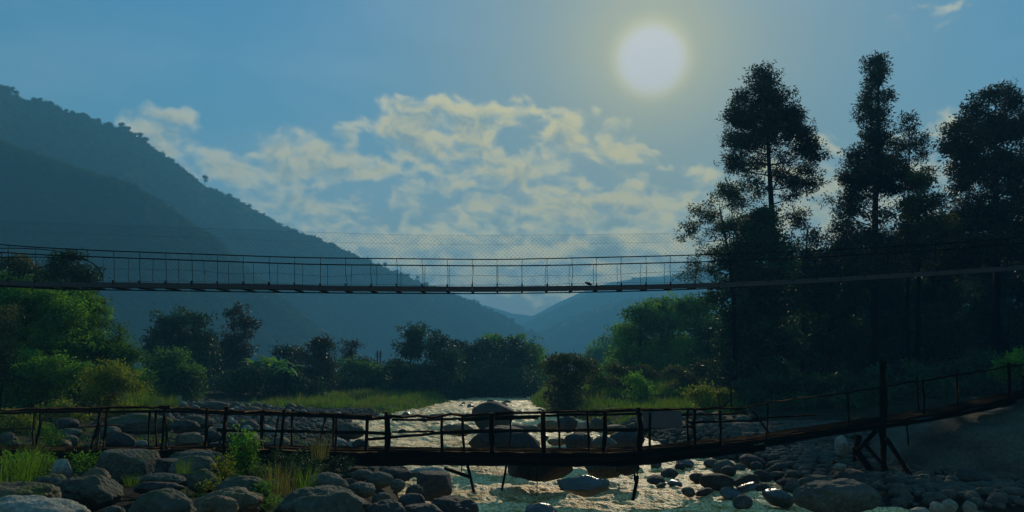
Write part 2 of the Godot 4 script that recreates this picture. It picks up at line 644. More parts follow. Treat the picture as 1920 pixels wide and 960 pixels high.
func undergrowth(mat: Material, s: float, d: float, blobs: Array, label: String) -> void:
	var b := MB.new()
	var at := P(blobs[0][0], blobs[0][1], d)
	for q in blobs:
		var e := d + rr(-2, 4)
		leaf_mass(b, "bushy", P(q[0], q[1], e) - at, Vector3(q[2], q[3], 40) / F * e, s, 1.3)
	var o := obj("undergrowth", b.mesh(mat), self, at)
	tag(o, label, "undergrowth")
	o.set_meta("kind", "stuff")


func bush(called: String, label: String, d: float, blobs: Array, mat: Material, kind: String, s: float, group := "") -> Node3D:
	var x := 0.0
	for q in blobs:
		x += q[0] / float(blobs.size())
	var low: Array = blobs[-1]
	return tree(called, label, "bush", d, [[x, low[1] + low[3], 0.06], [x, low[1], 0.04]], blobs, mat, kind, s, group)


func blade_clump(count: int, height: float, spread: float, width: float, lean: float) -> PackedVector3Array:
	var v := PackedVector3Array()
	for k in count:
		var a := rr(0, TAU)
		var p := Vector3(cos(a), 0, sin(a)) * spread * sqrt(rng.randf())
		var out := Vector3(cos(a), 0, sin(a)).rotated(Vector3.UP, rr(-0.8, 0.8)) * lean * height * rr(0.2, 1.0)
		var h := height * rr(0.55, 1.1)
		var side := Vector3(-sin(a), 0, cos(a)).rotated(Vector3.UP, rr(-1, 1)) * width
		var m := p + Vector3(0, h * 0.6, 0) + out * 0.35
		v.append_array([p - side, p + side, m + side * 0.7, p - side, m + side * 0.7, m - side * 0.7, m - side * 0.7, m + side * 0.7, p + Vector3(0, h, 0) + out])
	return v


func clump_mesh(count: int, height: float, spread: float, width: float, lean: float, mat: Material) -> ArrayMesh:
	var b := MB.new()
	b.v = blade_clump(count, height, spread, width, lean)
	for k in b.v.size() / 9:
		var t := rr(0.55, 1.0)
		for e in 9:
			b.c.append(Color(t, t, t * 0.8))
	return b.mesh(mat)


func scatter(called: String, mesh: Mesh, places: Array, label: String, category: String) -> void:
	var mm := MultiMesh.new()
	mm.transform_format = MultiMesh.TRANSFORM_3D
	mm.mesh = mesh
	mm.instance_count = places.size()
	for k in places.size():
		mm.set_instance_transform(k, places[k])
	var o := MultiMeshInstance3D.new()
	o.name = numbered(called)
	o.multimesh = mm
	add_child(o, true)
	tag(o, label, category)
	o.set_meta("kind", "stuff")


func upright(p: Vector3, s: float) -> Transform3D:
	return Transform3D(Basis(Vector3.UP, rr(0, TAU)).scaled(Vector3(s, s * rr(0.8, 1.25), s)), p)


# ---------- the build ----------

func _ready() -> void:
	rng.seed = 20240
	fn.seed = 5
	fn.noise_type = FastNoiseLite.TYPE_SIMPLEX_SMOOTH
	fn.frequency = 1.0
	fn.fractal_octaves = 3
	# camera
	var cam := Camera3D.new()
	cam.name = "camera"
	cam.position = Vector3(0, EYE, 0)
	cam.rotation.x = TILT
	cam.fov = rad_to_deg(2.0 * atan(480.0 / F))
	cam.near = 0.1
	cam.far = 8000.0
	add_child(cam)
	cam.current = true
	# sky, air and exposure
	var env := Environment.new()
	env.background_mode = Environment.BG_SKY
	var sm := PanoramaSkyMaterial.new()
	sm.panorama = sky_texture()
	env.sky = Sky.new()
	env.sky.sky_material = sm
	env.tonemap_mode = Environment.TONE_MAPPER_LINEAR
	env.tonemap_exposure = EXPOSURE
	env.sdfgi_enabled = true
	env.ssao_enabled = true
	env.ssil_enabled = true
	env.fog_enabled = true
	env.fog_density = 0.0009
	env.fog_light_color = lin(0.18, 0.61, 0.92)
	var we := WorldEnvironment.new()
	we.name = "world_environment"
	we.environment = env
	add_child(we)
	# sun
	var sun := DirectionalLight3D.new()
	sun.name = "sun"
	sun.light_energy = 1.6
	sun.light_color = Color(1.0, 0.93, 0.80)
	sun.light_angular_distance = 0.53
	sun.shadow_enabled = true
	sun.rotation = Vector3(-SUN_EL, PI - SUN_AZ, 0)
	add_child(sun)
	materials()
	make_hills()
	make_ground()
	make_boulders()
	make_stones()
	make_water()
	make_trees()
	make_plants()
	make_hanging_bridge()
	make_pole_bridge()
	make_small_things()


func materials() -> void:
	var stone_relief := noise_tex(0.03, [], 512, 3, 6)
	var speck := noise_tex(0.02, [[0.0, 0.20, 0.20, 0.19], [0.42, 0.30, 0.30, 0.28], [0.55, 0.36, 0.355, 0.33], [0.68, 0.46, 0.45, 0.42], [1.0, 0.55, 0.54, 0.5]], 512, 8, 7)
	M.stone = surface(lin(0.21, 0.22, 0.18), 0.88, speck, 0.8, stone_relief, 4.0)
	M.stone.metallic_specular = 0.28
	M.stone_warm = surface(lin(0.36, 0.28, 0.17), 0.8, speck, 0.9, stone_relief, 4.0)
	M.stone_warm.metallic_specular = 0.28
	M.stone_pale = surface(lin(0.62, 0.62, 0.54), 0.8, speck, 1.1, stone_relief, 2.0)
	M.stone_pale.metallic_specular = 0.28
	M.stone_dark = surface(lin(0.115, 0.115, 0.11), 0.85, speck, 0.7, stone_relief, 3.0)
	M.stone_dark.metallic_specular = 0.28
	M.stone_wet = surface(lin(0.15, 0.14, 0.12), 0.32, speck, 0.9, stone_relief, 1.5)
	M.soil = surface(lin(0.20, 0.19, 0.16), 0.95, noise_tex(0.012, [[0.0, 0.10, 0.09, 0.07], [0.5, 0.26, 0.24, 0.2], [1.0, 0.42, 0.4, 0.34]], 512, 4, 6), 0.35, noise_tex(0.04, [], 512, 6, 5), 4.0)
	M.soil.metallic_specular = 0.18
	M.hill = surface(lin(0.04, 0.062, 0.04), 1.0, noise_tex(0.02, [[0.0, 0.35, 0.38, 0.3], [0.5, 0.55, 0.6, 0.45], [1.0, 0.8, 0.82, 0.65]], 512, 9, 6), 0.012)
	M.hill.metallic_specular = 0.1
	var w := surface(lin(1.0, 0.80, 0.48), 0.55, noise_tex(0.016, [[0.0, 0.38, 0.27, 0.12], [0.40, 0.55, 0.42, 0.22], [0.50, 1, 1, 1], [1.0, 1, 1, 1]], 1024, 12, 5), 0.6, noise_tex(0.03, [], 1024, 15, 4), 3.0)
	w.metallic_specular = 0.22
	M.water = w
	M.bark = surface(lin(0.055, 0.048, 0.042), 0.9, noise_tex(0.03, [[0.0, 0.4, 0.4, 0.4], [1.0, 1, 1, 1]], 256, 21, 4), 1.5)
	M.pole = surface(lin(0.34, 0.28, 0.21), 0.85, noise_tex(0.05, [[0.0, 0.35, 0.33, 0.3], [0.6, 0.9, 0.88, 0.85], [1.0, 1, 1, 1]], 256, 23, 4), 3.0, stone_relief, 0.8)
	M.pole_pale = surface(lin(0.40, 0.34, 0.24), 0.7, noise_tex(0.05, [[0.0, 0.45, 0.43, 0.4], [0.6, 0.9, 0.88, 0.85], [1.0, 1, 1, 1]], 256, 25, 4), 3.0)
	M.steel = surface(lin(0.07, 0.07, 0.07), 0.6)
	M.steel.metallic = 0.5
	M.plank = surface(lin(0.055, 0.044, 0.04), 0.85, noise_tex(0.05, [[0.0, 0.5, 0.5, 0.5], [1.0, 1, 1, 1]], 256, 27, 4), 1.0)
	M.galvanised = surface(lin(0.55, 0.56, 0.56), 0.4)
	M.hose = surface(lin(0.02, 0.02, 0.02), 0.4)
	M.sheet = surface(lin(0.16, 0.16, 0.16), 0.7, speck, 1.4)
	M.leaf_green = leaf_mat(0.16, 0.36, 0.05, 1.0)
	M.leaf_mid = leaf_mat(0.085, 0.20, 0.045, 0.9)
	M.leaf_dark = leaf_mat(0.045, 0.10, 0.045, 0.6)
	M.leaf_bright = leaf_mat(0.11, 0.26, 0.04, 1.0)
	M.leaf_banana = leaf_mat(0.12, 0.30, 0.05, 1.0)
	M.leaf_olive = leaf_mat(0.26, 0.31, 0.04, 1.0)
	M.leaf_brown = leaf_mat(0.11, 0.125, 0.05, 0.7)
	M.leaf_tall = leaf_mat(0.07, 0.075, 0.045, 0.5)
	M.grass = leaf_mat(0.14, 0.25, 0.035, 1.0)
	M.grass_dry = leaf_mat(0.22, 0.20, 0.08)
	make_sprays("tall", 26, 0.48, 0.20, 0.35, false)
	make_sprays("bushy", 26, 0.44, 0.24, 0.1, false)
	make_sprays("near", 20, 0.40, 0.14, 0.2, true)
	make_sprays("needle", 34, 0.45, 0.07, -0.3, false)


func make_hills() -> void:
	var left := [[-420, 40, 520], [-200, 95, 560], [0, 165, 620], [60, 188, 640], [130, 212, 660], [190, 232, 690], [240, 252, 710], [290, 282, 740], [340, 318, 770], [390, 350, 800], [440, 374, 830], [500, 408, 870], [560, 437, 900], [620, 458, 940], [680, 484, 980], [740, 510, 1010], [800, 533, 1050], [860, 560, 1100], [900, 575, 1120], [950, 598, 1160], [985, 620, 1190], [1020, 640, 1220], [1050, 656, 1260], [1090, 690, 1300]]
	make_hill("mountain_slope", left, [250, 900], 260, 16.0, M.hill, 240, 60)
	var near := [[-500, 160, 380], [-200, 225, 400], [0, 272, 430], [100, 305, 450], [200, 335, 470], [270, 360, 490], [330, 405, 510], [400, 450, 540], [480, 520, 570], [560, 590, 600], [640, 650, 620], [720, 690, 640]]
	make_hill("mountain_spur", near, [220, 480], 120, 9.0, M.hill, 160, 46)
	var right := [[960, 640, 1450], [1000, 625, 1450], [1050, 604, 1440], [1090, 588, 1430], [1140, 570, 1420], [1200, 556, 1400], [1300, 530, 1400], [1500, 500, 1400], [1800, 470, 1400], [2300, 440, 1400]]
	make_hill("hill_beyond_valley", right, [1100, 700], 220, 14.0, M.hill, 120, 34)
	var far := [[900, 640, 1850], [985, 605, 1850], [1040, 578, 1840], [1100, 552, 1830], [1160, 530, 1820], [1190, 520, 1800], [1240, 524, 1800], [1290, 508, 1800], [1330, 497, 1800], [1500, 470, 1800], [1900, 470, 1800], [2300, 470, 1800]]
	make_hill("far_hill", far, [1500, 1400], 260, 16.0, M.hill, 120, 30)
	var last := [[560, 560, 2450], [700, 545, 2450], [830, 548, 2450], [900, 570, 2450], [960, 588, 2450], [1000, 592, 2450], [1050, 566, 2450], [1120, 535, 2450], [1200, 520, 2450], [1500, 500, 2450]]
	make_hill("farthest_hill", last, [2200, 2200], 220, 14.0, M.hill, 90, 24)
	# trees on the crest, seen as small dark shapes against the sky
	var protos := []
	for k in 4:
		var b := MB.new()
		var hgt := [8.0, 11.0, 9.0, 6.0][k] as float
		if k < 2:
			leaf_mass(b, "bushy", Vector3(0, hgt * 0.75, 0), Vector3(1.9, hgt * 0.25, 1.9), 1.3, 1.5)
			leaf_mass(b, "bushy", Vector3(0.4, hgt * 0.5, 0), Vector3(1.4, hgt * 0.15, 1.4), 1.2, 1.2)
		else:
			leaf_mass(b, "bushy", Vector3(0, hgt * 0.55, 0), Vector3(hgt * 0.42, hgt * 0.42, hgt * 0.42), 1.4, 1.7)
		protos.append(b.mesh(M.leaf_dark))
	var trunk := MB.new()
	trunk.tube([Vector3(0, -1.5, 0), Vector3(0.1, 3, 0), Vector3(0, 7, 0)], [0.22, 0.17, 0.08], 5)
	var trunk_mesh := trunk.mesh(M.bark)
	var tx := []
	var td := []
	for s in left:
		tx.append([s[0], s[1]])
		td.append([s[0], s[2]])
	var spots := []
	for k in 60:
		var x := rr(-10, 280) if k < 38 else rr(140, 275)
		spots.append([x, 3 if k % 3 else 2, rr(0.35, 0.65)])
	for q in [[226, 1, 0.9], [234, 0, 1.0], [240, 1, 0.8], [252, 0, 0.8], [262, 1, 0.9], [268, 0, 0.9], [273, 1, 0.8], [384, 1, 1.05], [325, 3, 0.5], [405, 3, 0.5], [430, 3, 0.7], [458, 0, 0.5], [495, 1, 0.45], [500, 3, 0.5], [578, 3, 0.5], [600, 3, 0.6], [655, 3, 0.5], [722, 1, 0.8], [745, 0, 0.7], [765, 0, 0.8], [783, 1, 0.75], [800, 3, 0.7], [815, 0, 0.6]]:
		spots.append(q)
	for k in 52:
		spots.append([rr(840, 1055), [0, 1, 2, 3][k % 4], rr(0.4, 0.85)])
	for q in spots:
		var p := P(q[0], tab(tx, q[0]) + 1.5, tab(td, q[0]))
		var o := thing("ridge_tree", "small dark tree standing out against the sky on the long mountain ridge", "tree", p, "trees along the mountain ridge")
		o.scale = Vector3.ONE * q[2]
		o.rotation.y = rr(0, TAU)
		obj("trunk", trunk_mesh, o)
		var c := obj("crown", protos[q[1]], o)
		c.set_meta("kind", "stuff")
	# woods on the slopes
	var clump := MB.new()
	leaf_mass(clump, "bushy", Vector3(0, 1.6, 0), Vector3(2.6, 1.9, 2.6), 1.2, 0.8)
	var wood_mesh := clump.mesh(M.leaf_dark)
	woods(wood_mesh, left, [250, 900], 16.0, 15000, -0.32, "dark woods and scrub in patches over the long mountain slope")
	woods(wood_mesh, near, [220, 480], 9.0, 9000, -0.5, "dense dark woods covering the nearer mountain spur")
	woods(wood_mesh, right, [1100, 700], 14.0, 6000, -0.3, "hazy woods on the hill beyond the valley")
	woods(wood_mesh, far, [1500, 1400], 16.0, 6000, -0.3, "hazy woods on the far hill")


func woods(mesh: Mesh, spine: Array, foot_d: Array, bump: float, n: int, least: float, label: String) -> void:
	var tx := []
	var td := []
	for q in spine:
		tx.append([q[0], q[1]])
		td.append([q[0], q[2]])
	var places := []
	for k in n:
		var px := rr(maxf(spine[0][0], -60), minf(spine[-1][0], 1980))
		var t := rr(0.12, 1.0)
		var p := hill_point(px, t, tx, td, lerpf(foot_d[0], foot_d[1], (px - spine[0][0]) / (spine[-1][0] - spine[0][0])), bump)
		if nz(p.x, p.y, p.z, 0.02) + 0.7 * nz(p.x, p.y * 2, p.z, 0.06) > least:
			places.append(upright(p - Vector3(0, 1, 0), rr(0.5, 1.15)))
	scatter("hillside_woods", mesh, places, label, "woods")


func hill_point(px: float, t: float, tx: Array, td: Array, fd: float, bump: float) -> Vector3:
	var d := tab(td, px)
	var top := P(px, tab(tx, px), d)
	top.y += nz(top.x, 3, 0, 0.03) * bump * 0.25
	var p := Vector3(lerpf((px - 960.0) / F * fd, top.x, t), 1.6 + (top.y - 1.6) * (0.55 * t + 0.45 * t * t * (3 - 2 * t)), -lerpf(fd, d, t))
	p.y += (nz(p.x, 0, p.z, 0.012) * 1.0 + nz(p.x, 50, p.z, 0.05) * 0.35) * bump * t * (1.0 - t) * 3.0
	return p


func make_boulders() -> void:
	var S: Material = M.stone
	var W: Material = M.stone_warm
	var L: Material = M.stone_pale
	var K: Material = M.stone_dark
	var T: Material = M.stone_wet
	# along the near bank
	boulder(40, 928, 115, 1020, 9, "dome", L, "pale speckled boulder cut off by the bottom left corner of the picture", 0.1)
	boulder(28, 903, 76, 975, 10.5, "dome", W, "moss-topped boulder with a brown flank just behind the pale speckled boulder", 0.9)
	boulder(160, 888, 66, 962, 11.5, "rough", S, "large angular boulder with a sloping sunlit shoulder and white scar", 0.3)
	boulder(178, 877, 28, 920, 12.8, "dome", W, "rounded grey boulder peeping over the large angular boulder", 0.2)
	boulder(212, 948, 20, 985, 10, "dome", S, "small round stone at the foot of the large angular boulder", 0.0)
	boulder(98, 889, 28, 925, 13.2, "slab", S, "flat mossy boulder in the grass behind the angular boulder", 0.9)
	boulder(115, 860, 20, 905, 15, "rough", L, "pale pointed rock among the weeds under the pole bridge", 0.5)
	boulder(240, 842, 54, 912, 14.5, "block", S, "big square dark block with a flat top and mossy right edge", 0.6)
	boulder(314, 860, 25, 905, 14, "block", K, "narrow dark block wedged beside the big square block", 0.4)
	boulder(365, 853, 44, 915, 13.9, "dome", S, "smooth rounded boulder with a sunlit rim right of the narrow block", 0.4)
	boulder(372, 843, 54, 890, 15.4, "dome", S, "long low boulder hidden behind the smooth rounded one", 0.3)
	boulder(305, 915, 58, 990, 10, "dome", S, "big dark dome-shaped boulder at the bottom edge with a mossy rim", 0.5)
	boulder(298, 903, 46, 928, 11.6, "slab", K, "flat dark slab lying behind the dark dome-shaped boulder", 0.4)
	boulder(303, 886, 45, 915, 12.6, "slab", S, "tilted grey slab leaning on the big square block", 0.3)
	boulder(380, 879, 28, 925, 12.4, "dome", S, "mossy hump of rock in the middle of the boulder heap", 1.0)
	boulder(425, 914, 63, 985, 10.5, "rough", W, "broad brown boulder with a sunlit pitted top near the bottom edge", 0.2)
	boulder(409, 928, 36, 985, 9.7, "dome", W, "small tan boulder set against the front of the broad brown one", 0.0)
	boulder(456, 891, 50, 962, 11.6, "dome", S, "tall leaning grey boulder with a bright curved rim beside the shrub", 0.4)
	boulder(612, 885, 40, 940, 13, "dome", S, "smooth dome-shaped boulder rising behind the rough grey outcrop", 0.2)
	boulder(598, 913, 88, 1000, 11, "rough", S, "large rough grey outcrop at the bottom with a jagged right edge", 0.2)
	boulder(720, 938, 40, 1000, 11, "rough", K, "dark broken rock at the bottom edge right of the rough outcrop", 0.0)
	boulder(676, 903, 28, 935, 13.4, "dome", S, "dim rounded stone in the shaded heap beside the rough outcrop", 0.0)
	boulder(680, 880, 20, 902, 15, "dome", S, "oval grey stone on top of the shaded heap under the bridge deck", 0.0)
	boulder(712, 884, 26, 916, 14.4, "dome", S, "long slanting stone in the shaded heap", 0.0)
	boulder(746, 898, 14, 922, 14, "dome", S, "small squarish stone low in the shaded heap", 0.0)
	boulder(776, 908, 16, 932, 13.6, "dome", S, "small pale-edged stone at the front of the shaded heap", 0.0)
	boulder(716, 922, 18, 950, 12.6, "dome", S, "round stone above the dark broken rock", 0.0)
	boulder(772, 925, 26, 960, 12.4, "dome", K, "dark oval stone next to the river at the heap's foot", 0.0)
	boulder(742, 876, 34, 905, 15.6, "slab", K, "dark slab below the deck left of the pale-topped slab", 0.0)
	boulder(814, 884, 32, 940, 14.8, "block", K, "squared dark block at the water's edge with an upright right side", 0.0)
	boulder(802, 875, 34, 898, 15.8, "slab", L, "pale-topped flat slab under the bridge at the water's edge", 0.0)
	boulder(850, 930, 46, 990, 12.3, "rough", K, "black wet rock sloping into the river at the bottom edge", 0.0)
	boulder(794, 945, 44, 990, 11.6, "rough", K, "low dark rock at the bottom edge beside the black wet rock", 0.0)
	# left bank behind the pole bridge
	boulder(265, 774, 68, 815, 28, "dome", S, "broad mossy whaleback boulder behind the left railing", 0.9)
	boulder(125, 783, 24, 808, 29, "dome", K, "dark rounded boulder in the bushes behind the left railing", 0.1)
	boulder(228, 810, 27, 842, 22, "rough", K, "dark peaked boulder just above the deck between two left posts", 0.1)
	boulder(14, 810, 16, 836, 24, "dome", S, "half-hidden round boulder by the left edge of the picture behind the rail", 0.6)
	boulder(24, 825, 14, 846, 22.5, "dome", S, "small mossy stone by the left edge just above the deck", 0.7)
	boulder(112, 822, 18, 846, 22, "dome", W, "sunlit tan boulder among herbs above the deck", 0.2)
	boulder(128, 815, 18, 842, 23, "dome", S, "bluish boulder behind the sunlit tan one", 0.3)
	boulder(132, 803, 22, 822, 26, "dome", S, "grey boulder with a flat crown behind the bluish one", 0.4)
	boulder(265, 825, 12, 842, 22.6, "slab", L, "little pale flat rock to the right of the dark peaked boulder", 0.1)
	boulder(205, 797, 22, 822, 26, "dome", S, "rounded boulder behind the leaning pair of posts", 0.4)
	boulder(348, 786, 26, 815, 26, "dome", K, "dark round boulder behind the rail with a paler one at its side", 0.1)
	boulder(368, 778, 32, 806, 29, "dome", S, "large pale-rimmed boulder at the edge of the cobble bar", 0.3)
	boulder(358, 810, 27, 838, 22.6, "rough", W, "brown wedge-shaped boulder with a sunlit upper face", 0.1)
	boulder(394, 805, 22, 836, 23.6, "dome", K, "dark boulder with a bright right rim behind the railing", 0.1)
	boulder(405, 828, 14, 846, 22, "slab", S, "low flat stone just above the deck by the thick post", 0.2)
	boulder(455, 809, 32, 846, 22.6, "block", S, "pale squarish boulder overgrown by the green shrub", 0.5)
	boulder(402, 752, 26, 772, 52, "dome", S, "long grey boulder at the back of the cobble bar", 0.1)
	boulder(655, 792, 30, 824, 32, "dome", S, "dark rounded boulder with an orange rim where cobbles meet rapids", 0.0)
	boulder(676, 822, 16, 846, 27, "rough", K, "small dark boulder at the rapids by the thick middle post", 0.0)
	# in and beside the river
	var river := [
		[925, 752, 40, 808, 44, "rough", K, "dark cone-shaped rock standing in midstream"],
		[858, 793, 30, 818, 35, "rough", W, "low sunlit rock in the rapids left of the dark heap"],
		[945, 798, 66, 852, 25, "rough", K, "biggest black rock in midstream behind the railing"],
		[984, 811, 30, 852, 23, "rough", K, "black rock leaning against the biggest midstream rock"],
		[980, 795, 30, 812, 29, "slab", S, "flat grey slab on top of the midstream rocks"],
		[1028, 787, 20, 812, 32, "dome", W, "boulder with a gold sunlit crown behind the thick post"],
		[1064, 779, 20, 812, 35, "dome", K, "dark boulder below the riverside bush"],
		[1098, 789, 17, 812, 33, "dome", L, "pale round boulder on the far right shore"],
		[1122, 782, 17, 812, 32, "dome", S, "upright grey boulder next to the pale round one"],
		[1155, 796, 22, 816, 30.5, "slab", W, "orange sunlit flat boulder behind the right railing"],
		[1086, 810, 28, 846, 26, "dome", K, "dark humped boulder low behind the right railing"],
		[1132, 816, 24, 848, 25, "rough", S, "pale-edged wedge boulder seen through the right railing"],
		[1175, 806, 34, 845, 27, "dome", K, "wide dark boulder behind the hanging sheet"],
		[1044, 821, 18, 836, 27, "slab", W, "reddish wet stone in the gap between midstream rocks"],
		[1013, 848, 60, 902, 21.3, "block", K, "huge square black rock beneath the bridge deck in the river"],
		[1132, 858, 34, 896, 21.6, "dome", S, "bluish half-sunk boulder under the deck right of the square rock"],
		[1093, 890, 48, 930, 18.6, "rough", T, "dark wet boulder splashed by the river before the bridge"],
		[1014, 942, 31, 985, 16.4, "dome", T, "black wet boulder in the water at the bottom edge"],
		[1178, 862, 22, 892, 21, "rough", K, "dark ragged rock where the forked stick stands"],
		[907, 780, 14, 796, 50, "rough", K, "little dark rock beside the cone-shaped rock"],
		[820, 776, 16, 784, 56, "rough", K, "tiny dark rock awash in the upper rapids"],
		[1570, 896, 84, 965, 17, "dome", S, "big smooth bluish boulder near the foot of the bridge trestle"],
		[1532, 890, 34, 920, 18.4, "dome", S, "greenish boulder leaning behind the big bluish one"],
		[1578, 816, 12, 862, 24, "dome", L, "upright pale stone standing under the right bridge span"],
		[1574, 868, 12, 884, 20, "dome", L, "small pale oval stone by the trestle braces"]]
	for q in river:
		var o := boulder(q[0], q[1], q[2], q[3], q[4], q[5], q[6], q[7], 0.0)
		if o.position.y < 0.9:
			water_rocks.append(Vector3(o.position.x, -o.position.z, q[2] / F * q[4]))
	for q in [[850, 960, 46, 12.3], [814, 930, 32, 14.8]]:
		water_rocks.append(Vector3((q[0] - 960) / F * q[3], q[3], q[2] / F * q[3]))
	# the great rock at the right
	var r := Vector3(5.9, 2.7, 5.8)
	var o := obj("rock_outcrop", rock_mesh(r, "dome", 5, 77, M.stone, 0.3), self, Vector3(16.0, -0.62, -24.2))
	tag(o, "huge smooth shadowed rock carrying the right end of the pole bridge", "rock")
	for q in [[1725, 951, 19, 975, 15, "small flat stone at the foot of the huge smooth rock"], [1757, 941, 14, 966, 15.4, "pale angular stone at the foot of the huge smooth rock"], [1781, 935, 14, 962, 15.8, "topmost of the pale stones below the huge smooth rock"], [1818, 938, 12, 970, 15.3, "upright pale stone below the huge smooth rock"]]:
		boulder(q[0], q[1], q[2], q[3], q[4], "dome", L, q[5])


func make_stones() -> void:
	var shapes := []
	for k in 8:
		shapes.append(rock_mesh(Vector3(1, rr(0.55, 0.8), rr(0.7, 1.0)), ["dome", "dome", "slab", "rough"][k % 4], 2, 300 + k, null))
	var mats := [M.stone, M.stone_pale, M.stone_pale, M.stone, M.stone_warm]
	# cobble bar on the left bank: the larger ones singly
	var placed := []
	var tries := 0
	while placed.size() < 195 and tries < 12000:
		tries += 1
		var d := 24.0 + 36.0 * sqrt(rng.randf())
		var px := rr(300 if d > 30 else 400, 760)
		var x := (px - 960) / F * d
		if x > tab(XL, d) - 0.2 or (d < 27 and x > -4.0) or (px > 600 and d > 52):
			continue
		var s := rr(0.13, 0.30) * (1.0 if rng.randf() < 0.86 else 1.8)
		var clash := false
		for q in placed:
			if Vector2(q[0] - x, q[1] - d).length() < (q[2] + s) * 0.72:
				clash = true
				break
		if not clash:
			placed.append([x, d, s])
	for q in placed:
		stone(shapes, mats, Vector3(q[0], ground_h(q[0], q[1]) + q[2] * 0.25, -q[1]), q[2], "grey rounded river stone on the cobble bar beyond the railing", "stones on the cobble bar")
	# right shore
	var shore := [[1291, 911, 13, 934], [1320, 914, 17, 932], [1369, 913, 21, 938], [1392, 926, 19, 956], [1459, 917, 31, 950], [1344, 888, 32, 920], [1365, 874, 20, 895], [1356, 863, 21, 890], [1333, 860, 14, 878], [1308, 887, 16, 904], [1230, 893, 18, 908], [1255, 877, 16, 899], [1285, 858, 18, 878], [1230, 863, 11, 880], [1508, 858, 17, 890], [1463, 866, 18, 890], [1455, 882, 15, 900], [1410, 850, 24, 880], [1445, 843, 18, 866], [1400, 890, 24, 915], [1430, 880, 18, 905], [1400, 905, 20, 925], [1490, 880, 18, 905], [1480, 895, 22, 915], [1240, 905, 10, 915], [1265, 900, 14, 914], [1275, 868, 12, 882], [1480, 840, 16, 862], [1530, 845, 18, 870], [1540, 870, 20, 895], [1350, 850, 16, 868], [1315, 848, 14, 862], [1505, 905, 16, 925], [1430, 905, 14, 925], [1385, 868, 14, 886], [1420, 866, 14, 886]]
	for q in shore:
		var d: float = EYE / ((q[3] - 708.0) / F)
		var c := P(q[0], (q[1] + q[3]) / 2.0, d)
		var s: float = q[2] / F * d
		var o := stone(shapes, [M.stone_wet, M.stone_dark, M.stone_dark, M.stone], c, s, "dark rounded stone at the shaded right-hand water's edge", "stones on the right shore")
		o.scale.y = (q[3] - q[1]) / 2.0 / F * d * 1.35
	var n := 0
	while n < 48:
		var d := rr(19, 44)
		var x := tab(XR, d) + rr(-0.6, 6.0)
		if d < 24.5 and d > 21 and x > 9:
			continue
		n += 1
		var s := rr(0.16, 0.45)
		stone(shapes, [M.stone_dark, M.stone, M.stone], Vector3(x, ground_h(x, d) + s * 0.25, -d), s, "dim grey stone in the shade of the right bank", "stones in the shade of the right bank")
	for k in 22:
		var d := rr(36, 84)
		var x := lerpf(tab(XL, d), tab(XR, d), rr(0.04, 0.96))
		var s := rr(0.2, 0.45)
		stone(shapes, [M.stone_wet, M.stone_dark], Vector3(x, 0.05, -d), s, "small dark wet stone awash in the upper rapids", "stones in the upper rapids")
		water_rocks.append(Vector3(x, d, s))
	# the rest, too many to count
	var pebble := rock_mesh(Vector3(1, 0.65, 0.85), "dome", 1, 400, M.stone)
	var places := []
	for k in 3600:
		var d := rr(17.5, 36)
		var x := tab(XR, d) + rr(-0.4, 9.0)
		var s := rr(0.05, 0.2)
		places.append(Transform3D(Basis(Vector3.UP, rr(0, TAU)).scaled(Vector3(s * rr(0.8, 1.5), s, s)), Vector3(x, ground_h(x, d) + s * 0.3, -d)))
	for k in 8000:
		var d := 15.0 + 47.0 * sqrt(rng.randf())
		var left := rng.randf() < 0.72
		var x := tab(XL, d) + 0.3 - absf(rng.randfn()) * 6.0 if left else tab(XR, d) - 0.3 + absf(rng.randfn()) * 3.0
		if not left and d > 46:
			continue
		var s := rr(0.05, 0.15)
		places.append(Transform3D(Basis(Vector3.UP, rr(0, TAU)).scaled(Vector3(s * rr(0.8, 1.5), s, s)), Vector3(x, ground_h(x, d) + s * 0.3, -d)))
	scatter("gravel", pebble, places, "small grey pebbles between the larger river stones", "gravel")


func stone(shapes: Array, mats: Array, at: Vector3, s: float, label: String, group: String) -> MeshInstance3D:
	var o := obj("river_stone", shapes[rng.randi() % shapes.size()], self, at)
	o.material_override = mats[rng.randi() % mats.size()]
	o.basis = Basis.from_euler(Vector3(rr(-0.3, 0.3), rr(0, TAU), rr(-0.3, 0.3))).scaled(Vector3(s, s, s))
	tag(o, label, "stone", group)
	return o


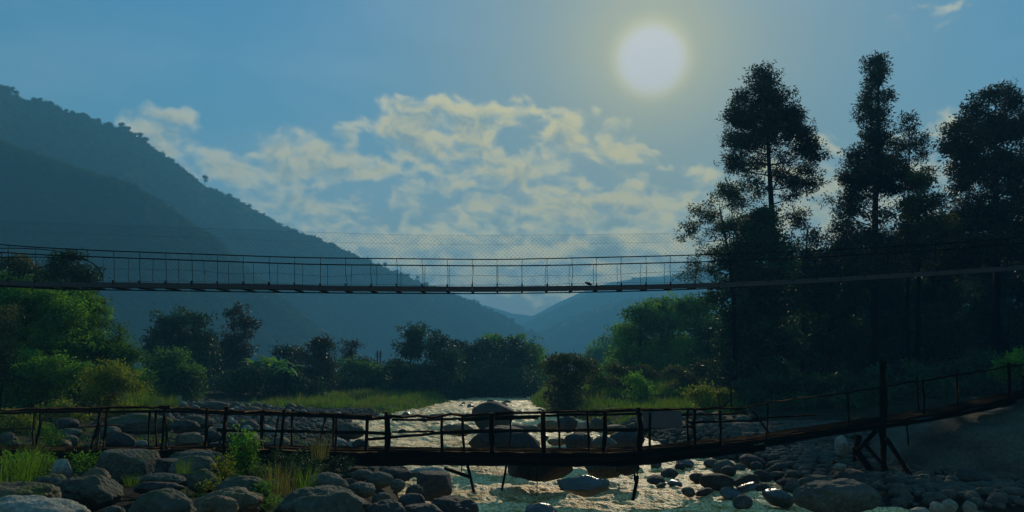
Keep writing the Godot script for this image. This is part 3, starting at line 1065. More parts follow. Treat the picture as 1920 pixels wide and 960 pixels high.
func make_trees() -> void:
	var TL: Material = M.leaf_tall
	# tall trees on the right bank
	tree("tall_tree", "tall open-crowned tree nearest the sun with its bare trunk showing", "tree", 58, [[1450, 755, 0.36], [1449, 560, 0.3], [1448, 440, 0.24], [1442, 330, 0.17], [1440, 250, 0.12], [1437, 170, 0.05]], [
		[1435, 146, 26, 20], [1425, 180, 46, 32], [1398, 210, 34, 30], [1462, 196, 36, 34], [1430, 230, 56, 30], [1383, 232, 22, 22], [1488, 232, 30, 30], [1395, 262, 34, 22], [1374, 268, 15, 20], [1502, 262, 30, 28], [1518, 290, 20, 22], [1372, 296, 16, 18], [1384, 312, 20, 14],
		[1500, 340, 38, 18], [1470, 330, 18, 16, 1.0], [1520, 322, 18, 12, 1.2], [1488, 364, 26, 12, 1.0], [1425, 305, 26, 20, 0.8], [1420, 350, 18, 22, 0.7], [1478, 298, 24, 22, 0.45], [1440, 262, 34, 22, 1.3], [1400, 290, 14, 14, 0.7], [1412, 330, 14, 16, 0.7], [1456, 318, 14, 14, 0.6]], TL, "tall", 0.5)
	tree("sparse_tree", "sparse small-leaved tree left of the tall open-crowned tree", "tree", 54, [[1378, 760, 0.2], [1376, 560, 0.14], [1366, 470, 0.1], [1350, 390, 0.05]], [
		[1350, 366, 28, 24, 0.8], [1388, 366, 26, 28, 1.0], [1322, 398, 30, 22, 0.6], [1296, 420, 24, 13, 0.5], [1342, 426, 36, 28, 0.5], [1300, 446, 22, 13, 0.4], [1376, 426, 32, 32, 0.8], [1322, 474, 28, 14, 0.35], [1302, 494, 22, 8, 0.6], [1288, 520, 16, 8, 0.6], [1310, 514, 18, 12, 0.6], [1332, 506, 14, 14, 0.6], [1350, 480, 24, 24, 0.7]], M.leaf_brown, "tall", 0.42)
	tree("dense_tree", "dense dark cone-shaped tree in front of the tall open-crowned tree", "tree", 56, [[1424, 765, 0.26], [1424, 600, 0.2], [1426, 430, 0.06]], [
		[1428, 400, 22, 20, 2.2], [1426, 430, 42, 28, 2.2], [1420, 468, 60, 36, 2.2], [1418, 510, 74, 44, 2.0], [1414, 560, 86, 52, 1.8], [1418, 640, 92, 60, 1.8], [1418, 710, 84, 46, 1.8]], M.leaf_dark, "bushy", 0.62)
	tree("slender_tree", "slender loose tree between the two tallest trees", "tree", 60, [[1505, 765, 0.15], [1508, 560, 0.12], [1512, 430, 0.05]], [
		[1500, 418, 22, 22, 0.8], [1525, 445, 22, 20, 0.9], [1510, 475, 32, 24, 1.0], [1540, 470, 14, 10, 0.6], [1500, 522, 44, 38, 1.6], [1545, 500, 30, 30, 1.2], [1482, 400, 14, 16, 0.6]], TL, "tall", 0.5)
	tree("tall_tree", "tallest tree of the right bank with a narrow columnar top", "tree", 58, [[1642, 765, 0.36], [1641, 500, 0.28], [1642, 400, 0.22], [1648, 250, 0.13], [1646, 110, 0.04]], [
		[1645, 112, 20, 20], [1650, 148, 25, 20], [1640, 184, 28, 24], [1634, 222, 30, 24], [1640, 260, 38, 28], [1630, 298, 46, 30], [1654, 326, 60, 32, 1.8], [1608, 330, 36, 30], [1600, 372, 36, 26, 1.4], [1682, 344, 36, 26], [1688, 302, 20, 18, 1.0],
		[1588, 402, 26, 26, 0.9], [1624, 400, 36, 16, 0.4], [1662, 400, 32, 18, 0.5], [1586, 440, 32, 28, 1.5], [1612, 470, 50, 34, 1.5], [1660, 462, 46, 34, 1.3], [1636, 428, 30, 18, 0.5], [1640, 505, 64, 34, 1.6]], TL, "tall", 0.5)
	tree("slender_tree", "thin side tree with three leafy tufts right of the tallest tree", "tree", 60, [[1706, 765, 0.16], [1702, 420, 0.1], [1706, 240, 0.03]], [
		[1704, 238, 16, 18, 1.2], [1714, 262, 20, 15, 1.0], [1728, 288, 18, 11, 0.8], [1694, 276, 16, 18, 1.0], [1742, 314, 12, 7, 0.5], [1716, 330, 24, 18, 1.0]], TL, "tall", 0.48)
	tree("round_tree", "rounded brownish tree below the thin side tree", "tree", 55, [[1722, 765, 0.2], [1722, 500, 0.14], [1722, 360, 0.05]], [
		[1722, 342, 22, 18], [1722, 384, 34, 32], [1716, 430, 40, 36], [1748, 420, 22, 36, 0.9], [1772, 372, 18, 26, 0.7], [1724, 470, 56, 36, 1.5], [1770, 440, 30, 40, 1.0]], M.leaf_brown, "bushy", 0.5)
	tree("broad_tree", "broad dark tree filling the right edge above the bridge", "tree", 57, [[1872, 765, 0.36], [1868, 500, 0.28], [1866, 300, 0.16], [1868, 200, 0.05]], [
		[1866, 182, 34, 16], [1898, 182, 30, 20], [1836, 204, 30, 20], [1800, 240, 24, 22], [1820, 262, 46, 34], [1872, 240, 54, 40], [1912, 230, 40, 40], [1795, 290, 24, 26], [1830, 320, 46, 36], [1882, 320, 54, 44], [1802, 345, 22, 22], [1842, 398, 54, 44], [1902, 400, 60, 54], [1802, 420, 40, 40, 1.6], [1934, 320, 40, 60], [1850, 462, 70, 40, 1.7], [1930, 440, 50, 60, 1.7], [1800, 480, 50, 36, 1.5]], TL, "tall", 0.55)
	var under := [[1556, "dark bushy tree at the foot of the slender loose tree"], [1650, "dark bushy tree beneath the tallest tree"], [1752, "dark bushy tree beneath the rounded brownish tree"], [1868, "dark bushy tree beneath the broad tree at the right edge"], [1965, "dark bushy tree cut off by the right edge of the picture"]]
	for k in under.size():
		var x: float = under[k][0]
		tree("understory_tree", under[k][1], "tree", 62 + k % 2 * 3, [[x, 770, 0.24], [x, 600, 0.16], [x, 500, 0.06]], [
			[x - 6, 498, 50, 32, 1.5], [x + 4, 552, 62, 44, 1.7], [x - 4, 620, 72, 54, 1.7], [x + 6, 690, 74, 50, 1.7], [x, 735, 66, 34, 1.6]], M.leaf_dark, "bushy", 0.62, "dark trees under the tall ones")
	# wood beyond the right grass
	var mid := [
		[1200, 86, [[1186, 592, 18, 14], [1212, 588, 22, 18], [1195, 622, 40, 26], [1198, 664, 48, 34], [1200, 705, 46, 34]], "bright-topped tree at the left end of the wood beyond the grass"],
		[1252, 90, [[1236, 566, 10, 14], [1258, 574, 22, 18], [1244, 604, 36, 26], [1252, 650, 50, 36], [1256, 700, 48, 38]], "middle tree of the wood beyond the grass with two tops"],
		[1304, 84, [[1282, 572, 16, 14], [1302, 564, 18, 14], [1318, 574, 22, 22], [1306, 606, 40, 28], [1312, 655, 46, 40], [1316, 705, 50, 38]], "right-hand tree of the wood beyond the grass beside the dark cone-shaped tree"]]
	for q in mid:
		tree("wood_tree", q[3], "tree", q[1], [[q[0], 745, 0.25], [q[0], 660, 0.18], [q[0], 590, 0.05]], q[2], M.leaf_green, "bushy", 0.8)
	for q in [[1106, 664, 16, "lowest of the hazy trees on the slope behind the riverside bush"], [1126, 652, 18, "second hazy tree on the slope behind the riverside bush"], [1148, 640, 20, "third hazy tree up the slope behind the riverside bush"], [1170, 622, 20, "highest of the hazy trees next to the bright-topped tree"]]:
		var x: float = q[0]
		tree("slope_tree", q[3], "tree", 190, [[x, 720, 0.35], [x, q[1] + 20, 0.2], [x, q[1], 0.08]], [[x, q[1], q[2] * 0.7, 14], [x, q[1] + 26, q[2], 22], [x, q[1] + 60, q[2], 24]], M.leaf_green, "bushy", 1.6)
	tree("riverside_tree", "bushy leaning tree alone at the river's right edge", "tree", 57, [[1062, 775, 0.2], [1064, 720, 0.14], [1066, 690, 0.05]], [
		[1064, 676, 26, 14], [1042, 688, 16, 14], [1092, 684, 18, 14], [1104, 690, 10, 12, 1.0], [1064, 706, 34, 22], [1058, 732, 32, 24], [1060, 756, 28, 18, 1.6]], M.leaf_brown, "bushy", 0.55)
	# thicket on the left bank
	tree("dark_tree", "dark tree rising behind the hanging bridge above the left thicket", "tree", 44, [[125, 790, 0.2], [126, 600, 0.14], [126, 490, 0.04]], [
		[126, 486, 18, 14], [104, 500, 20, 18], [150, 508, 24, 16], [112, 528, 40, 22], [156, 530, 18, 18], [128, 560, 50, 26]], M.leaf_dark, "bushy", 0.42)
	tree("dark_tree", "brownish low crown just under the bridge cables at the left edge", "tree", 46, [[38, 790, 0.2], [36, 600, 0.14], [36, 500, 0.04]], [[30, 500, 40, 16], [62, 512, 30, 16], [20, 528, 40, 20]], M.leaf_brown, "bushy", 0.45)
	tree("leafy_tree", "big bright green leafy tree at the left edge", "tree", 40, [[40, 800, 0.2], [44, 650, 0.15], [50, 540, 0.05]], [
		[22, 535, 36, 18], [66, 562, 54, 26], [30, 585, 50, 34], [112, 590, 44, 34], [40, 636, 60, 40], [104, 640, 50, 42]], M.leaf_green, "near", 0.36)
	tree("leafy_tree", "green leafy tree in the middle of the left thicket", "tree", 42, [[160, 800, 0.2], [160, 680, 0.15], [160, 570, 0.05]], [
		[150, 566, 40, 28], [172, 596, 28, 30], [158, 630, 46, 36], [192, 648, 28, 26], [150, 680, 50, 40]], M.leaf_green, "near", 0.38)
	tree("leafy_tree", "light green tree with a thin leafy top at the thicket's right end", "tree", 43, [[226, 800, 0.16], [224, 690, 0.1], [222, 605, 0.02]], [
		[222, 612, 6, 10, 1.2], [222, 634, 9, 14, 1.2], [236, 652, 20, 18], [214, 664, 30, 24], [246, 668, 12, 18], [228, 692, 32, 26]], M.leaf_bright, "near", 0.36)
	bush("russet_bush", "reddish-leaved bush cut off by the left edge", 36, [[6, 616, 16, 34], [0, 660, 18, 34], [2, 700, 18, 34]], M.leaf_brown, "near", 0.34)
	bush("dark_bush", "dark green bush filling the bottom of the left thicket", 37, [[60, 690, 60, 34], [124, 706, 46, 34], [66, 735, 66, 34], [20, 745, 40, 30]], M.leaf_green, "near", 0.36)
	bush("olive_bush", "yellow-green flowering bush drooping at the thicket's foot", 35, [[214, 706, 34, 26], [180, 716, 30, 26], [236, 730, 26, 22], [200, 742, 44, 22]], M.leaf_olive, "near", 0.3)
	bush("olive_bush", "olive brown bush behind the railing near the left edge", 29, [[26, 788, 26, 14], [56, 797, 22, 12], [16, 806, 30, 12]], M.leaf_olive, "near", 0.28)
	bush("olive_bush", "low yellowish bush behind the whaleback boulder", 31, [[106, 770, 34, 12], [150, 776, 30, 10], [232, 770, 30, 14], [254, 780, 18, 14]], M.leaf_olive, "near", 0.28)
	undergrowth(M.leaf_mid, 0.42, 43, [[20, 560, 40, 30], [90, 560, 50, 30], [150, 600, 50, 40], [40, 640, 60, 50], [120, 660, 60, 50], [190, 680, 46, 40], [60, 730, 70, 40], [150, 730, 70, 36], [230, 730, 44, 34], [262, 712, 16, 26]], "dark leafy growth filling the gaps inside the left thicket")
	undergrowth(M.leaf_dark, 0.4, 43, [[1410, 772, 50, 16], [1490, 768, 54, 20], [1570, 760, 54, 22], [1650, 748, 54, 24], [1740, 738, 54, 24], [1830, 725, 60, 24]], "dark low growth behind the climbing railing of the pole bridge")
	# far left bank
	var rows := [
		[72, M.leaf_dark, [[314, 598, 9, 12], [312, 622, 20, 16], [302, 650, 24, 22], [282, 646, 8, 16], [306, 680, 26, 18]], "left-hand tree of the dark clump of three pointed trees", 0.7],
		[74, M.leaf_dark, [[339, 592, 4, 10], [339, 610, 14, 12], [342, 634, 22, 18], [342, 664, 26, 20]], "middle tree with a spiky top in the dark clump of three", 0.7],
		[72, M.leaf_dark, [[369, 606, 12, 12], [376, 630, 16, 18], [378, 655, 18, 20], [372, 680, 20, 16]], "right-hand round-topped tree of the dark clump of three", 0.7],
		[60, M.leaf_mid, [[318, 676, 36, 14], [306, 702, 44, 24], [344, 706, 26, 26], [320, 732, 46, 20]], "round green tree in front of the dark clump of three", 0.6],
		[80, TL, [[436, 586, 7, 7, 1.2], [448, 584, 8, 7, 1.2], [450, 602, 15, 11, 1.2], [464, 612, 11, 12, 1.2], [440, 616, 6, 8, 0.8], [458, 626, 8, 8, 0.7], [440, 640, 16, 10], [446, 656, 24, 14], [440, 684, 30, 22]], "thin tall tree with a ragged tuft above the banana plants", 0.6],
		[82, M.leaf_dark, [[412, 656, 12, 12], [416, 682, 20, 20], [400, 712, 34, 22]], "small dark round tree left of the thin tall tree", 0.7],
		[70, M.leaf_dark, [[462, 706, 36, 20], [440, 728, 40, 16]], "dark bushy tree below the banana plants", 0.7],
		[70, M.leaf_dark, [[520, 712, 36, 20], [548, 730, 44, 16]], "dark bushy tree right of the banana plants", 0.7],
		[78, TL, [[604, 640, 18, 7], [596, 652, 26, 10], [580, 666, 26, 12], [596, 690, 32, 22], [590, 722, 40, 22]], "layered flat-topped tree above the back of the cobble bar", 0.65],
		[84, M.leaf_dark, [[536, 664, 12, 10], [540, 690, 20, 18]], "small round tree between banana plants and the layered tree", 0.7],
		[96, TL, [[658, 648, 12, 5, 1.5], [650, 668, 6, 8, 0.9], [660, 656, 8, 5, 1.2]], "little umbrella-shaped tree standing alone on the far bank", 0.6],
		[88, M.leaf_mid, [[650, 692, 22, 10], [690, 698, 34, 12], [668, 716, 44, 16]], "light green scrub tree below the umbrella-shaped tree", 0.75],
		[92, M.leaf_dark, [[684, 682, 14, 7], [730, 690, 20, 12], [708, 712, 40, 18], [716, 732, 50, 14]], "dark low tree around the foot of the electricity poles", 0.75],
		[86, M.leaf_dark, [[778, 618, 9, 9], [776, 634, 15, 12], [768, 650, 18, 11], [790, 654, 13, 9, 1.2], [778, 668, 18, 12], [770, 694, 34, 20], [764, 722, 42, 22]], "tallest tree on the far bank with a rounded pointed crown", 0.75],
		[88, M.leaf_dark, [[822, 634, 10, 9], [822, 650, 18, 13], [830, 676, 28, 20], [822, 710, 36, 26]], "second pointed tree right of the tallest far-bank tree", 0.75],
		[100, M.leaf_dark, [[860, 648, 11, 8], [880, 656, 16, 12], [872, 686, 28, 24], [870, 718, 34, 22]], "first round tree of the far wood row", 0.85],
		[104, M.leaf_dark, [[904, 644, 11, 10], [912, 668, 20, 18], [908, 704, 30, 28]], "second tree of the far wood row with a narrow crown", 0.85],
		[108, M.leaf_green, [[930, 644, 11, 11], [938, 668, 20, 18], [940, 706, 30, 28]], "third hazy tree of the far wood row", 0.9],
		[104, M.leaf_dark, [[960, 640, 12, 10], [964, 662, 20, 18], [966, 700, 28, 30]], "fourth tree of the far wood row and its roundest crown", 0.85],
		[110, M.leaf_green, [[973, 636, 4, 10], [986, 654, 14, 14], [996, 690, 24, 28], [990, 725, 28, 18]], "fifth tree of the far wood row with a pointed tip", 0.9],
		[116, M.leaf_green, [[1003, 664, 10, 14], [1012, 700, 16, 24], [1020, 722, 16, 16]], "last hazy tree of the far wood row by the river bend", 0.9],
		[84, M.leaf_dark, [[640, 726, 30, 16], [620, 740, 30, 12]], "dark shrub-like tree behind the left end of the grass strip", 0.7]]
	for q in rows:
		var b: Array = q[2]
		var low: Array = b[-1]
		for e in b:
			e[2] *= 1.12
			e[3] *= 1.15
		tree("far_bank_tree", q[3], "tree", q[0], [[low[0], 752, 0.2], [low[0], low[1], 0.15], [b[0][0], b[0][1], 0.03]], b, q[1], "bushy", q[4])
	# growth that fills the gaps below and behind the trees
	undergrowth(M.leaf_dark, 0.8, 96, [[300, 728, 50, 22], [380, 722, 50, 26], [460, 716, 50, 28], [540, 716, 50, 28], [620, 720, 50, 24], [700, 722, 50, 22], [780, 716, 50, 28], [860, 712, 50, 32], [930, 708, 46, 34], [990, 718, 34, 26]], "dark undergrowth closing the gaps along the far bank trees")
	undergrowth(M.leaf_green, 0.8, 98, [[1160, 700, 40, 26], [1230, 690, 50, 40], [1300, 680, 50, 50], [1360, 690, 50, 44]], "dark green undergrowth below the wood beyond the grass")
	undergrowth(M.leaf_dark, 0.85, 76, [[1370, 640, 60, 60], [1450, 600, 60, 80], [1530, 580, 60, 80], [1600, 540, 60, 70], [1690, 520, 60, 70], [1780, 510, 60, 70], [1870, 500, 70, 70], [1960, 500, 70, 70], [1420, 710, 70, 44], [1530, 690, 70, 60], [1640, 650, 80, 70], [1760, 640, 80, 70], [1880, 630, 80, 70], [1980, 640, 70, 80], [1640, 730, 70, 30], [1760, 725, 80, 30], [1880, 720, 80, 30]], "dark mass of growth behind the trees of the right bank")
	# banana plants
	var banana_n := 0
	for q in [[478, 664, 72, "leftmost banana plant on the far bank with drooping leaves"], [500, 660, 74, "second banana plant on the far bank, its leaves upright"], [520, 662, 70, "third banana plant on the far bank, in full sun"], [536, 674, 68, "rightmost and lowest banana plant on the far bank"]]:
		banana_n += 1
		var foot := P(q[0], 740, q[2])
		foot.y = ground_h(foot.x, q[2])
		var o := thing("banana_plant", q[3], "banana plant", foot)
		var top := P(q[0], q[1] + 20, q[2]) - foot
		var stem := MB.new()
		stem.tube([Vector3.ZERO, top], [0.2, 0.12], 7)
		obj("stem", stem.mesh(M.leaf_olive), o)
		for k in 9:
			var a := TAU * k / 9.0 + rr(-0.3, 0.3)
			var lf := MB.new()
			var rise := rr(0.3, 1.3)
			var len := rr(1.1, 1.7)
			var out := Vector3(cos(a), 0, sin(a))
			var sd := Vector3(-sin(a), 0, cos(a))
			for e in 6:
				var t := e / 5.0
				var c := top + out * len * t + Vector3(0, rise * t * 1.6 - t * t * 1.3, 0)
				var w := 0.26 * sin(PI * minf(0.12 + t * 0.86, 1.0))
				lf.v.append_array([c - sd * w - Vector3(0, w * 0.4, 0), c, c + sd * w - Vector3(0, w * 0.4, 0)])
				if e:
					var h := (e - 1) * 3
					lf.i.append_array([h, h + 3, h + 1, h + 1, h + 3, h + 4, h + 1, h + 4, h + 2, h + 2, h + 4, h + 5])
			lf.smooth()
			lf.c.resize(lf.v.size())
			lf.c.fill(Color(0.8, 0.8, 0.7))
			obj("leaf", lf.mesh(M.leaf_banana), o)


func make_plants() -> void:
	# shrubs of the right bank
	for q in [[1180, 62, [[1165, 694, 22, 10], [1205, 700, 26, 12], [1180, 716, 44, 14]], M.leaf_brown, "straggly grey-brown weed bush before the bright-topped tree"],
		[1272, 60, [[1262, 700, 14, 14], [1288, 712, 22, 14], [1270, 735, 22, 14]], M.leaf_brown, "straggly weed bush at the middle of the right grass"],
		[1350, 58, [[1320, 690, 26, 16], [1370, 694, 26, 18], [1345, 718, 46, 18]], M.leaf_brown, "tall weeds at the foot of the sparse tree"],
		[1196, 56, [[1196, 712, 14, 10], [1198, 734, 18, 16]], M.leaf_green, "small round green bush on the grass terrace"],
		[1336, 46, [[1316, 742, 22, 12], [1352, 738, 18, 14], [1332, 762, 34, 14]], M.leaf_olive, "sunlit yellow-green bush by the stick fence behind the right rail"],
		[1120, 64, [[1112, 700, 14, 12], [1128, 712, 20, 12], [1118, 730, 26, 14]], M.leaf_bright, "light green bush right of the riverside tree"],
		[1440, 50, [[1400, 735, 30, 18], [1450, 728, 40, 22], [1430, 752, 50, 18]], M.leaf_dark, "dark bush at the foot of the cone-shaped tree"],
		[1560, 49, [[1530, 726, 40, 22], [1590, 722, 40, 24], [1560, 750, 56, 20]], M.leaf_dark, "dark bush behind the middle of the climbing railing"],
		[1690, 48, [[1660, 715, 40, 26], [1720, 708, 40, 26], [1690, 740, 60, 24]], M.leaf_dark, "dark bush behind the tall trestle post"],
		[1820, 47, [[1790, 700, 40, 26], [1850, 690, 44, 30], [1820, 725, 60, 26]], M.leaf_dark, "dark bush above the huge smooth rock"],
		[1915, 40, [[1900, 690, 30, 24], [1930, 680, 30, 30]], M.leaf_green, "green bush at the top right end of the pole bridge"]]:
		bush("shrub", q[4], q[1], q[2], q[3], "bushy", 0.42)
	# shrubs among the near boulders
	bush("shrub", "upright leafy green shrub growing in front of the pale squarish boulder", 16, [[452, 814, 10, 9, 1.0], [462, 830, 20, 14, 1.1], [470, 852, 26, 18, 1.2], [458, 872, 22, 16, 1.1], [484, 880, 22, 14, 1.0]], M.leaf_green, "near", 0.16)
	bush("shrub", "pale leafy weed between the smooth rounded boulder and the green shrub", 13.6, [[418, 868, 10, 12, 0.8], [416, 886, 12, 12, 0.9]], M.leaf_olive, "near", 0.13)
	bush("shrub", "low green herb behind the rail at the left between posts", 21.5, [[86, 812, 14, 10, 1.0], [98, 824, 16, 10, 1.0], [84, 836, 16, 8, 1.0]], M.leaf_bright, "near", 0.17)
	bush("shrub", "leafy fern-like plant beside the tall leaning boulder", 11.4, [[488, 908, 12, 12, 0.8], [496, 930, 16, 14, 0.9], [500, 952, 22, 12, 1.0]], M.leaf_green, "near", 0.11)
	bush("shrub", "small weed with yellow leaves on the flat dark slab", 12, [[396, 908, 12, 6, 0.9], [390, 918, 10, 6, 0.8]], M.leaf_olive, "near", 0.1)
	bush("shrub", "weedy undergrowth under the left end of the pole bridge", 15.5, [[40, 868, 40, 14, 0.8], [90, 872, 30, 12, 0.8], [150, 866, 40, 12, 0.8], [60, 888, 50, 14, 0.8]], M.leaf_green, "near", 0.16)
	bush("shrub", "dark undergrowth in the shade below the deck behind the dry weeds", 16.6, [[520, 860, 36, 12, 0.8], [580, 868, 34, 14, 0.8], [640, 866, 30, 12, 0.8], [560, 884, 60, 14, 0.8]], M.leaf_dark, "near", 0.17)
	# grass clumps
	var tuft := clump_mesh(70, 0.75, 0.32, 0.006, 0.6, M.grass)
	var dry := clump_mesh(60, 0.7, 0.2, 0.005, 0.45, M.grass_dry)
	for q in [[14, 905, 13.4, tuft, "tall bright grass tuft at the left edge above the mossy boulder", 1.0], [44, 900, 13.2, tuft, "grass tuft right of the one at the left edge", 0.8], [66, 884, 14.4, tuft, "grass tuft among weeds below the left end of the deck", 0.7], [246, 912, 12.2, tuft, "small grass tuft on bare soil by the flat dark slab", 0.3],
		[514, 932, 12.2, dry, "dry straw-coloured weed clump behind the rough outcrop", 0.85], [540, 925, 12.8, dry, "second dry weed clump left of the dome-shaped boulder", 0.7], [572, 920, 12.6, tuft, "green grass tuft against the dome-shaped boulder", 0.6], [344, 888, 13.2, tuft, "short grass tuft between the narrow block and the rounded boulder", 0.4], [600, 862, 16, dry, "tall dry grass with arching stems below the deck", 0.9]]:
		var p := P(q[0], q[1], q[2])
		var o := obj("grass_tuft", q[3], self, p)
		o.scale = Vector3.ONE * q[5]
		o.rotation.y = rr(0, TAU)
		tag(o, q[4], "grass")
	var big := clump_mesh(220, 1.0, 0.55, 0.011, 0.7, M.grass)
	for q in [[262, 772, 33, "arching yellow-green grass clump at the right end of the thicket", 1.0], [316, 768, 38, "yellow-green grass clump behind the rail between thicket and cobbles", 0.75]]:
		var o := obj("grass_clump", big, self, P(q[0], q[1], q[2]))
		o.scale = Vector3.ONE * q[4]
		tag(o, q[3], "grass")
	# grass strips across the river
	var tall := clump_mesh(16, 0.55, 0.4, 0.018, 0.5, M.grass)
	var places := []
	for k in 2600:
		var d := rr(57, 84)
		var x := tab(XL, d) - 0.6 - rr(0, 11.0)
		if nz(x, 0, d, 0.25) > -0.28:
			places.append(upright(Vector3(x, ground_h(x, d) - 0.05, -d), rr(0.4, 1.0) * (0.8 + 1.6 * absf(nz(x, 44, d, 0.5)))))
	scatter("grass", tall, places, "tall sunlit grass on the strip left of the upper river", "grass")
	var stalks := clump_mesh(12, 0.8, 0.35, 0.014, 0.35, M.grass_dry)
	places = []
	for k in 420:
		var d := rr(57, 84)
		var x := tab(XL, d) - 0.6 - rr(0, 11.0)
		if nz(x, 70, d, 0.35) > 0.05:
			places.append(upright(Vector3(x, ground_h(x, d) - 0.05, -d), rr(0.6, 1.2)))
	for k in 500:
		var d := rr(43, 80)
		var x := tab(XR, d) + 0.8 + rr(0, 14.0)
		if nz(x, 70, d, 0.35) > 0.1 and x / d < 0.27:
			places.append(upright(Vector3(x, ground_h(x, d) - 0.05, -d), rr(0.5, 1.0)))
	scatter("dry_grass", stalks, places, "brownish dry stalks standing in patches among the green grass", "grass")
	places = []
	for k in 6000:
		var d := rr(43, 92)
		var x := tab(XR, d) + 0.8 + rr(0, 18.0)
		if nz(x, 8, d, 0.2) > -0.3 and x / d < 0.285 + 0.02 * nz(d, 0, 0, 0.3):
			places.append(upright(Vector3(x, ground_h(x, d) - 0.05, -d), rr(0.3, 0.8) * (1.0 + 1.2 * absf(nz(x, 44, d, 0.5)))))
	scatter("grass", tall, places, "bright green grass on the meadow right of the river", "grass")
	places = []
	for k in 1500:
		var d := rr(13, 34)
		var x := tab(XL, d) - 4.0 - rr(0, 12.0)
		if nz(x, 30, d, 0.35) > 0.0:
			places.append(upright(Vector3(x, ground_h(x, d) - 0.05, -d), rr(0.25, 0.6)))
	scatter("grass", tall, places, "short grass and weeds between the boulders of the left bank", "grass")


# ---------- bridges ----------

func bridge_d(px: float) -> float:
	return 0.86 / (1.0 / 35.0 + px * (1.0 / 37.2 - 1.0 / 35.0) / 1920.0)


func along(t: Array, from: float, to: float, n: int, depth: Callable) -> Array:
	var out := []
	for k in n + 1:
		var px := lerpf(from, to, float(k) / n)
		out.append(P(px, tab(t, px), depth.call(px)))
	return out


func smooth_tab(t: Array) -> Array:
	# rounds the corners of a measured curve
	var out := []
	var c := Curve3D.new()
	for k in t.size():
		var a: Array = t[maxi(k - 1, 0)]
		var b: Array = t[mini(k + 1, t.size() - 1)]
		var s := Vector3(b[0] - a[0], b[1] - a[1], 0) / 6.0
		c.add_point(Vector3(t[k][0], t[k][1], 0), -s, s)
	for p in c.tessellate(4, 0.5):
		out.append([p.x, p.y])
	return out


